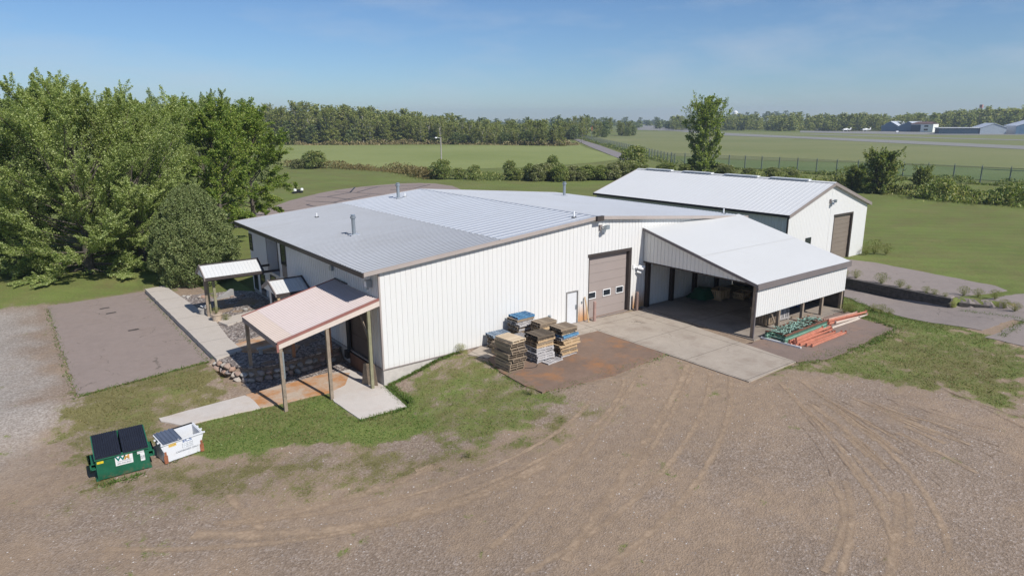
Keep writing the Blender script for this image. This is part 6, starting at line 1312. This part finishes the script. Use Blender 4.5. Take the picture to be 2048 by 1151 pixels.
weed_patch('wood_edge_weeds', [(116, 335), (140, 308), (175, 293), (195, 252), (210, 226), (222, 232)], 3., 2.2, 7000, .9, leaf_mat('straw_weed2', (.15, .12, .05), (.26, .21, .10), (.38, .31, .17), .1), 'dry tan grass along the edge of the wood', 9)
# weeds on the retaining wall and in cracks, each its own plant
wg = []
for i in range(3):
    r = np.random.default_rng(90+i); n = 900; az = r.uniform(0, 6.28, n); t = r.uniform(0, 1, n)**.7; el = r.uniform(.5, 1.4, n)
    P = np.stack([np.cos(az)*np.cos(el)*t*.62, np.sin(az)*np.cos(el)*t*.62, np.sin(el)*t*.75+.03], 1); d = P/np.linalg.norm(P, axis=1)[:, None]
    lv, lq = leaf_quads(P, .075, .0, i, .25, d); wg.append(fast_mesh('weed', lv, lq, WEED))
def weed(x, y, s, lab, grp=None, z=None, sz=None):
    o = link('weed', wg[int(RNG.integers(3))], None, (x, y, h(x, y) if z is None else z), RNG.uniform(0, 6.28), label=lab, cat='weed', group=grp); o.scale = (s, s, sz or s); return o
for x, y, s in ((38.6, -4.4, .8), (38.75, -5.2, 1.0), (38.4, -7.3, 1.25), (38.3, -8.7, .9), (38.3, -9.3, .5), (38.1, -10.6, .75), (38.0, -11.2, .65), (38.0, -11.9, .5)):
    weed(x, y, s, 'yellow-green weed sprouting behind the top of the long retaining wall', 'weeds on top of the retaining wall', .12)
for x, y, s in ((39.3, -12.6, 1.0), (39.6, -13.4, .9), (39.7, -14.4, 1.0), (39.0, -15.2, .9), (38.4, -16.0, .9), (37.6, -12.6, .6)): weed(x, y, s, 'green weed growing round the end of the retaining walls', 'weeds at the wall end')
for x, y, s in ((49.6, -1.5, 1.9), (50.2, -2.3, 1.4), (48.6, -1.2, 1.2)): weed(x, y, s, 'bushy weed at the right corner of the storage shed', 'weeds at the shed corner')
for x, y, s in ((29.0, -9.3, .9), (29.6, -9.4, .8), (29.9, -9.2, .7)): weed(x, y, s, 'leafy weed at the foot of the shelter end post', 'weeds at the shelter end')
for x, y, s in ((33.4, -9.2, .7), (33.0, -9.9, .9), (32.6, -10.6, .7)): weed(x, y, s, 'weed clump on the edge of the lower drive', 'weeds on the lower drive')
weed(4.55, -.35, .8, 'small weed against the white wall left of the pallets'); weed(-4.42, 15.15, .62, 'green plant growing in the round clay planter', None, .36); weed(-3.9, 15.0, .7, 'straggling weed on the pebbles beside the clay planter')
weed(-1.0, -9.5, .6, 'low yellow weed clump alone in the gravel yard', sz=.35); weed(4.2, -7.0, .6, 'weed at the near left corner of the rusty pad')
m = MB()
for i in range(14): a = U(0, 6.28); q = U(0, .2); m.lathe((math.cos(a)*q, math.sin(a)*q, U(.05, .16)), [(.02, 0), (.04, .02), (.015, .05)], 6)
m.build('flower', MAT['white'], P2, loc=(0, 0, .48))

# ------------------------------------------------------------------ the woods
def wt(seed, Ht, Rd, n, base, low, leaf=.58): return broadleaf(seed, Ht, Rd, 44, n, leaf, base=base, top_el=80, low_el=low, twigs=5, trunk_r=.17, plume=.5, tight=.5, upb=.3, lowq=1.1, fill=.12)
geos = [(wt(101, 19, 3.4, 3400, .22, 30), 'bark_pale', WOODL), (wt(102, 17, 4.2, 4200, .02, 25), 'bark', WOODL), (wt(103, 21, 3.2, 3000, .30, 34), 'bark_pale', WOODL),
        (lump_tree(104, 12, 4.4, .0, 4600, .56, 90, .2, .26), 'bark', WOODD), (wt(105, 18, 2.7, 3200, .08, 38), 'bark_pale', WOODL), (lump_tree(106, 8, 3.6, .0, 3200, .52, 60, .1, .28), 'bark', WOODL)]
wm = [tree_meshes(g_[0], MAT[g_[1]], g_[2]) for g_ in geos]
edge = np.array([(70, 390), (109, 343), (137, 314), (173, 297), (190, 262), (207, 222)], float)
es = np.r_[0, np.cumsum(np.hypot(*np.diff(edge, axis=0).T))]
def along(s, off):
    i = min(max(np.searchsorted(es, s)-1, 0), len(es)-2); t = (s-es[i])/(es[i+1]-es[i]); p = edge[i]+(edge[i+1]-edge[i])*t; d = (edge[i+1]-edge[i])/(es[i+1]-es[i])
    return p+np.array([-d[1], d[0]])*-off if False else p+np.array([.62, .78])*off
hts = lambda x, y: .82+.36*float(fbm(np.array([x]), np.array([y]), .03, 3, 4)[0])
front = {0: 'pale-trunked birch in the front row of the wood beyond the hay field', 2: 'tall pale-trunked aspen in the front row of the wood beyond the hay field', 1: 'bushy green tree in the front row of the wood beyond the hay field', 3: 'dark rounded tree in the front row of the wood beyond the hay field', 4: 'narrow dark tree in the front row of the wood beyond the hay field', 5: 'low bushy tree at the foot of the wood beyond the hay field'}
for i in range(170):
    s = es[-1]*(i+RNG.uniform(0, 1))/170; off = RNG.uniform(0, 1)**1.4*22; k = int(RNG.choice([0, 0, 2, 1, 3, 4, 5, 5])) if off < 9 else int(RNG.choice([0, 2, 1, 4]))
    if s > es[-1]*.84: k = int(RNG.choice([1, 3, 4, 3])); off *= .9
    p = along(s, off); q = hts(*p)*RNG.uniform(.66, 1.16)*(1.0-.38*float(sm(es[-1]*.40, es[-1]*.8, s)))
    plant_tree(wm[k], p[0], p[1], -.3, RNG.uniform(0, 6.28), (q*1.05*RNG.uniform(1.0, 1.45), q*1.05*RNG.uniform(1.0, 1.45), q), 'wood_tree', front[k], 'tree', front[k].split(' in ')[0].split(' at ')[0]+'s of the wood edge')
edge2 = np.array([(262, 265), (300, 300), (330, 318), (372, 330), (402, 352)], float)
for i in range(34):
    t = RNG.uniform(0, 3.99); a = edge2[int(t)]+(edge2[int(t)+1]-edge2[int(t)])*(t % 1); k = int(RNG.choice([0, 1, 3, 4])); off = RNG.uniform(0, 30); q = RNG.uniform(.58, .82)
    plant_tree(wm[k], a[0]-off*.2, a[1]+off, -.3, RNG.uniform(0, 6.28), (q*1.1, q*1.1, q), 'wood_tree', 'bare-stemmed tree in the small far wood beside the country road', 'tree', 'trees of the small far wood')
def mass(name, spots, ks, label, leafm, seed, keep=None):
    """many trees merged into one far-off mass"""
    r = np.random.default_rng(seed); VV = []; n = 0
    for (x, y, z, s, k) in spots:
        cv = geos[k][0][2].reshape(-1, 4, 3); m_ = r.permutation(len(cv))[:keep or len(cv)]; cv = cv[m_]
        if keep: c = cv.mean(1, keepdims=True); cv = c+(cv-c)*math.sqrt(len(geos[k][0][2])/4/keep)*.9
        a = r.uniform(0, 6.28); R_ = np.array([[math.cos(a), -math.sin(a), 0], [math.sin(a), math.cos(a), 0], [0, 0, 1]])
        VV.append((cv.reshape(-1, 3)@R_.T)*s*np.array([1.45, 1.45, 1])+np.array([x, y, z]))
    VV = np.concatenate(VV); link(name, fast_mesh(name, VV, np.arange(len(VV)).reshape(-1, 4), leafm), None, label=label, kind='stuff')
sp_ = []
for i in range(230):
    s = es[-1]*RNG.uniform(-.0, .98); p = along(s, RNG.uniform(14, 120)); sp_.append((p[0], p[1], 0, hts(*p)*RNG.uniform(.78, 1.04)*(1-.40*float(sm(es[-1]*.45, es[-1]*.8, s))), int(RNG.choice([0, 1, 2, 4]))))
for i in range(60): sp_.append((RNG.uniform(-40, 75), RNG.uniform(370, 430), 0, RNG.uniform(.9, 1.15), int(RNG.choice([0, 1, 2, 4]))))
mass('wood', sp_, None, 'depth of the mixed wood behind its front row', WOODL, 1, 1000)
# far tree lines across the airfield
def ray(px, d):                                 # ground point at distance d in the direction of a bearing (radians from +Y towards +X)
    return CAM.x+math.sin(px)*d, CAM.y+math.cos(px)*d
sp_ = []
for i in range(520):
    b = math.radians(RNG.uniform(50, 78)); d = RNG.uniform(735, 900) if b > math.radians(58) else RNG.uniform(760, 950); x, y = ray(b, d); sp_.append((x, y, 0, RNG.uniform(.62, .98)+.30*float(sm(math.radians(66), math.radians(74), b)), int(RNG.choice([1, 3, 4, 0]))))
mass('far_wood', sp_, None, 'far mixed wood behind the airport buildings', WOODL, 2, 420)
sp_ = []
for i in range(360):
    b = math.radians(RNG.uniform(25, 80)); d = RNG.uniform(1250, 1900); x, y = ray(b, d); hill = 14*math.exp(-((math.degrees(b)-57.5)/3.2)**2)+13*float(sm(66, 76, math.degrees(b)))
    sp_.append((x, y, hill-2, RNG.uniform(.75, 1.15), int(RNG.choice([1, 3, 3]))))
mass('horizon_wood', sp_, None, 'dark wooded horizon beyond the airfield', WOODD, 3, 220)
sp_ = []
for i in range(120):
    b = math.radians(RNG.uniform(8, 47)); d = RNG.uniform(520, 760); x, y = ray(b, d); sp_.append((x, y, 0, RNG.uniform(.85, 1.15)*(1-.25*float(sm(22, 38, math.degrees(b)))), int(RNG.choice([1, 3, 0]))))
mass('rear_wood', sp_, None, 'rear ranks of the wood beyond the hay field', WOODD, 4, 450)
sp_ = []
for i in range(40):
    b = math.radians(RNG.uniform(43, 54)); d = RNG.uniform(900, 1050); x, y = ray(b, d); sp_.append((x, y, 0, RNG.uniform(.6, 1.0), 3))
mass('far_copse', sp_, None, 'low far copses between the small wood and the poplar', WOODD, 5, 220)
mb = MB(); mb.tube((0, 0, 0), (0, 0, 17), .8, .8, 8); mb.lathe((0, 0, 17), [(1, 0), (4, 2), (4, 6), (1, 8)], 10); x, y = ray(math.radians(50.0+5.0), 1180); mb.build('water_tower', MAT['white'], None, loc=(x, y, 0), label='white water tower showing above the far wood', cat='water tower')
mb = MB(); mb.tube((0, 0, 0), (0, 0, 21), .3, .25, 6); mb.box(-1.2, 1.2, -1.2, 1.2, 21, 24); x, y = ray(math.radians(71.2), 800); mb.build('beacon_mast', M_('pale_red_beacon', (.50, .25, .22), .6), None, loc=(x, y, 0), label='mast with pale reddish top above the far wood at right', cat='mast')

# ------------------------------------------------------------------ grass tufts round the yard
r = np.random.default_rng(77); N = 330000
x = r.uniform(-21, 38, N); y = r.uniform(-25, 7.5, N); Rm, Gm, Bm = masks(x, y)
keep = r.uniform(0, 1, N) < np.clip((Rm-.38)*1.7, 0, 1)*.85
for k_ in ('strip_white', 'strip_tan', 'pad', 'brown_pad', 'conc', 'asph_right', 'low', 'low2', 'parking', 'walk', 'garden', 'up'):
    keep &= sdf(D[k_], x, y) < -.03
keep &= ~((x > 0) & (y > -.03)) & ~((x > 19.2) & (x < 30) & (y > -9.0))
x, y, Bm, Rm = x[keep], y[keep], Bm[keep], Rm[keep]
# taller fringe along slab and wall edges
fx, fy_ = [], []
def fringe(a, b, n, w):
    n *= 3; t = r.uniform(0, 1, n); fx.append(a[0]+(b[0]-a[0])*t+r.normal(size=n)*w); fy_.append(a[1]+(b[1]-a[1])*t+r.normal(size=n)*w)
fringe((-.1, -2.9), (.12, -.15), 900, .14); fringe((.1, -.12), (4.4, -.12), 700, .10); fringe((-2.8, -3.05), (-.3, -3.1), 300, .1); fringe((-13.0, 7.1), (-13.05, 27), 260, .12); fringe((-6.62, 8.5), (-6.8, 26), 240, .10)
fringe((-13, 6.9), (-6.6, 8.2), 300, .12); fringe((4.7, -7.35), (13.3, -7.4), 240, .2); fringe((4.5, -6.3), (5.0, -2.2), 160, .15); fringe((18, -12.6), (24, -13.3), 400, .3); fringe((24, -13.4), (28.2, -12.9), 300, .25); fringe((28.2, -12.7), (30.1, -8.9), 300, .15)
fringe((-13.1, -2.35), (-11.6, -2.4), 110, .12); fringe((-10.7, -1.9), (-9.4, -1.6), 50, .1); fringe((35.5, -6.5), (31.2, -12), 260, .15); fringe((31.2, -17.5), (36.4, -17.2), 220, .15); fringe((37, -13.4), (36.6, -17), 120, .2)
fxx = np.concatenate(fx); fyy = np.concatenate(fy_); n1, n2 = len(x), len(fxx)
x = np.r_[x, fxx]; y = np.r_[y, fyy]; hh = np.r_[r.uniform(.025, .07, n1)*(.6+.7*Rm), r.uniform(.025, .115, n2)]
z = H(x, y); n = len(x); a = r.uniform(0, 6.28, n); wd = hh*.22+.008; ln_ = r.normal(size=(n, 2))*1.1*hh[:, None]
v0 = np.c_[x-np.cos(a)*wd, y-np.sin(a)*wd, z-.01]; v1 = np.c_[x+np.cos(a)*wd, y+np.sin(a)*wd, z-.01]; v2 = np.c_[x+ln_[:, 0], y+ln_[:, 1], z+hh]
lush = np.r_[Bm, np.full(n2, .75)] > r.uniform(.15, .85, n)
GL = leaf_mat('lush_grass_blade', (.05, .105, .018), (.10, .165, .035), (.16, .21, .06), .25); GO = leaf_mat('dry_grass_blade', (.10, .09, .03), (.17, .15, .06), (.27, .23, .11), .2)
for nm, sel, mt, lab in (('green_grass', lush, GL, 'short green grass round the yard'), ('dry_grass', ~lush, GO, 'short dry grass round the yard')):
    q = np.stack([v0[sel], v1[sel], v2[sel]], 1).reshape(-1, 3); link(nm, fast_mesh(nm, q, np.arange(len(q)).reshape(-1, 3), mt), None, label=lab, kind='stuff')
# loose stones lying on the gravel
N = 9000; x = r.uniform(-24, 34, N); y = r.uniform(-27, -2, N); Rm, Gm, Bm = masks(x, y); k_ = (Rm < .4)
for nm in ('pad', 'brown_pad', 'conc', 'asph_right', 'strip_white', 'strip_tan'): k_ &= sdf(D[nm], x, y) < -.05
x, y = x[k_], y[k_]; n = len(x); z = H(x, y); s = r.uniform(.012, .034, n)
oc = np.array([(1, 0, 0), (0, 1, 0), (-1, 0, 0), (0, -1, 0), (0, 0, .7)], float); fc = np.array([(0, 1, 4), (1, 2, 4), (2, 3, 4), (3, 0, 4)])
a = r.uniform(0, 6.28, n); ca, sa = np.cos(a), np.sin(a); vx = oc[None, :, 0]*ca[:, None]-oc[None, :, 1]*sa[:, None]; vy = oc[None, :, 0]*sa[:, None]+oc[None, :, 1]*ca[:, None]
vv = np.stack([x[:, None]+vx*s[:, None]*1.3, y[:, None]+vy*s[:, None], z[:, None]+oc[None, :, 2]*s[:, None]], 2).reshape(-1, 3)
ff = (fc[None]+(np.arange(n)*5)[:, None, None]).reshape(-1, 3)
t = NT('loose_stone'); g = t.n('NewGeometry'); t.col(t.ramp(g.outputs['Random Per Island'], [(0, (.13, .11, .10)), (.6, (.30, .26, .23)), (1, (.55, .52, .49))])).set(.9)
link('loose_gravel', fast_mesh('loose_gravel', vv, ff, t.m), None, label='loose pale stones scattered over the gravel yard', kind='stuff')
# ------------------------------------------------------------------ the air itself
def haze(density):
    mb = MB(); mb.box(-3000, 3000, -3000, 3000, -3.2, 62); o = mb.build('haze', bpy.data.materials.new('thin_air'), None, kind='stuff')
    mt = o.data.materials[0]; mt.use_nodes = True; t = mt.node_tree; t.nodes.clear(); out = t.nodes.new('ShaderNodeOutputMaterial'); v = t.nodes.new('ShaderNodeVolumePrincipled')
    v.inputs['Color'].default_value = (.72, .84, 1.0, 1); v.inputs['Density'].default_value = density; v.inputs['Anisotropy'].default_value = .2; t.links.new(v.outputs[0], out.inputs['Volume']); return o
haze(.00024)
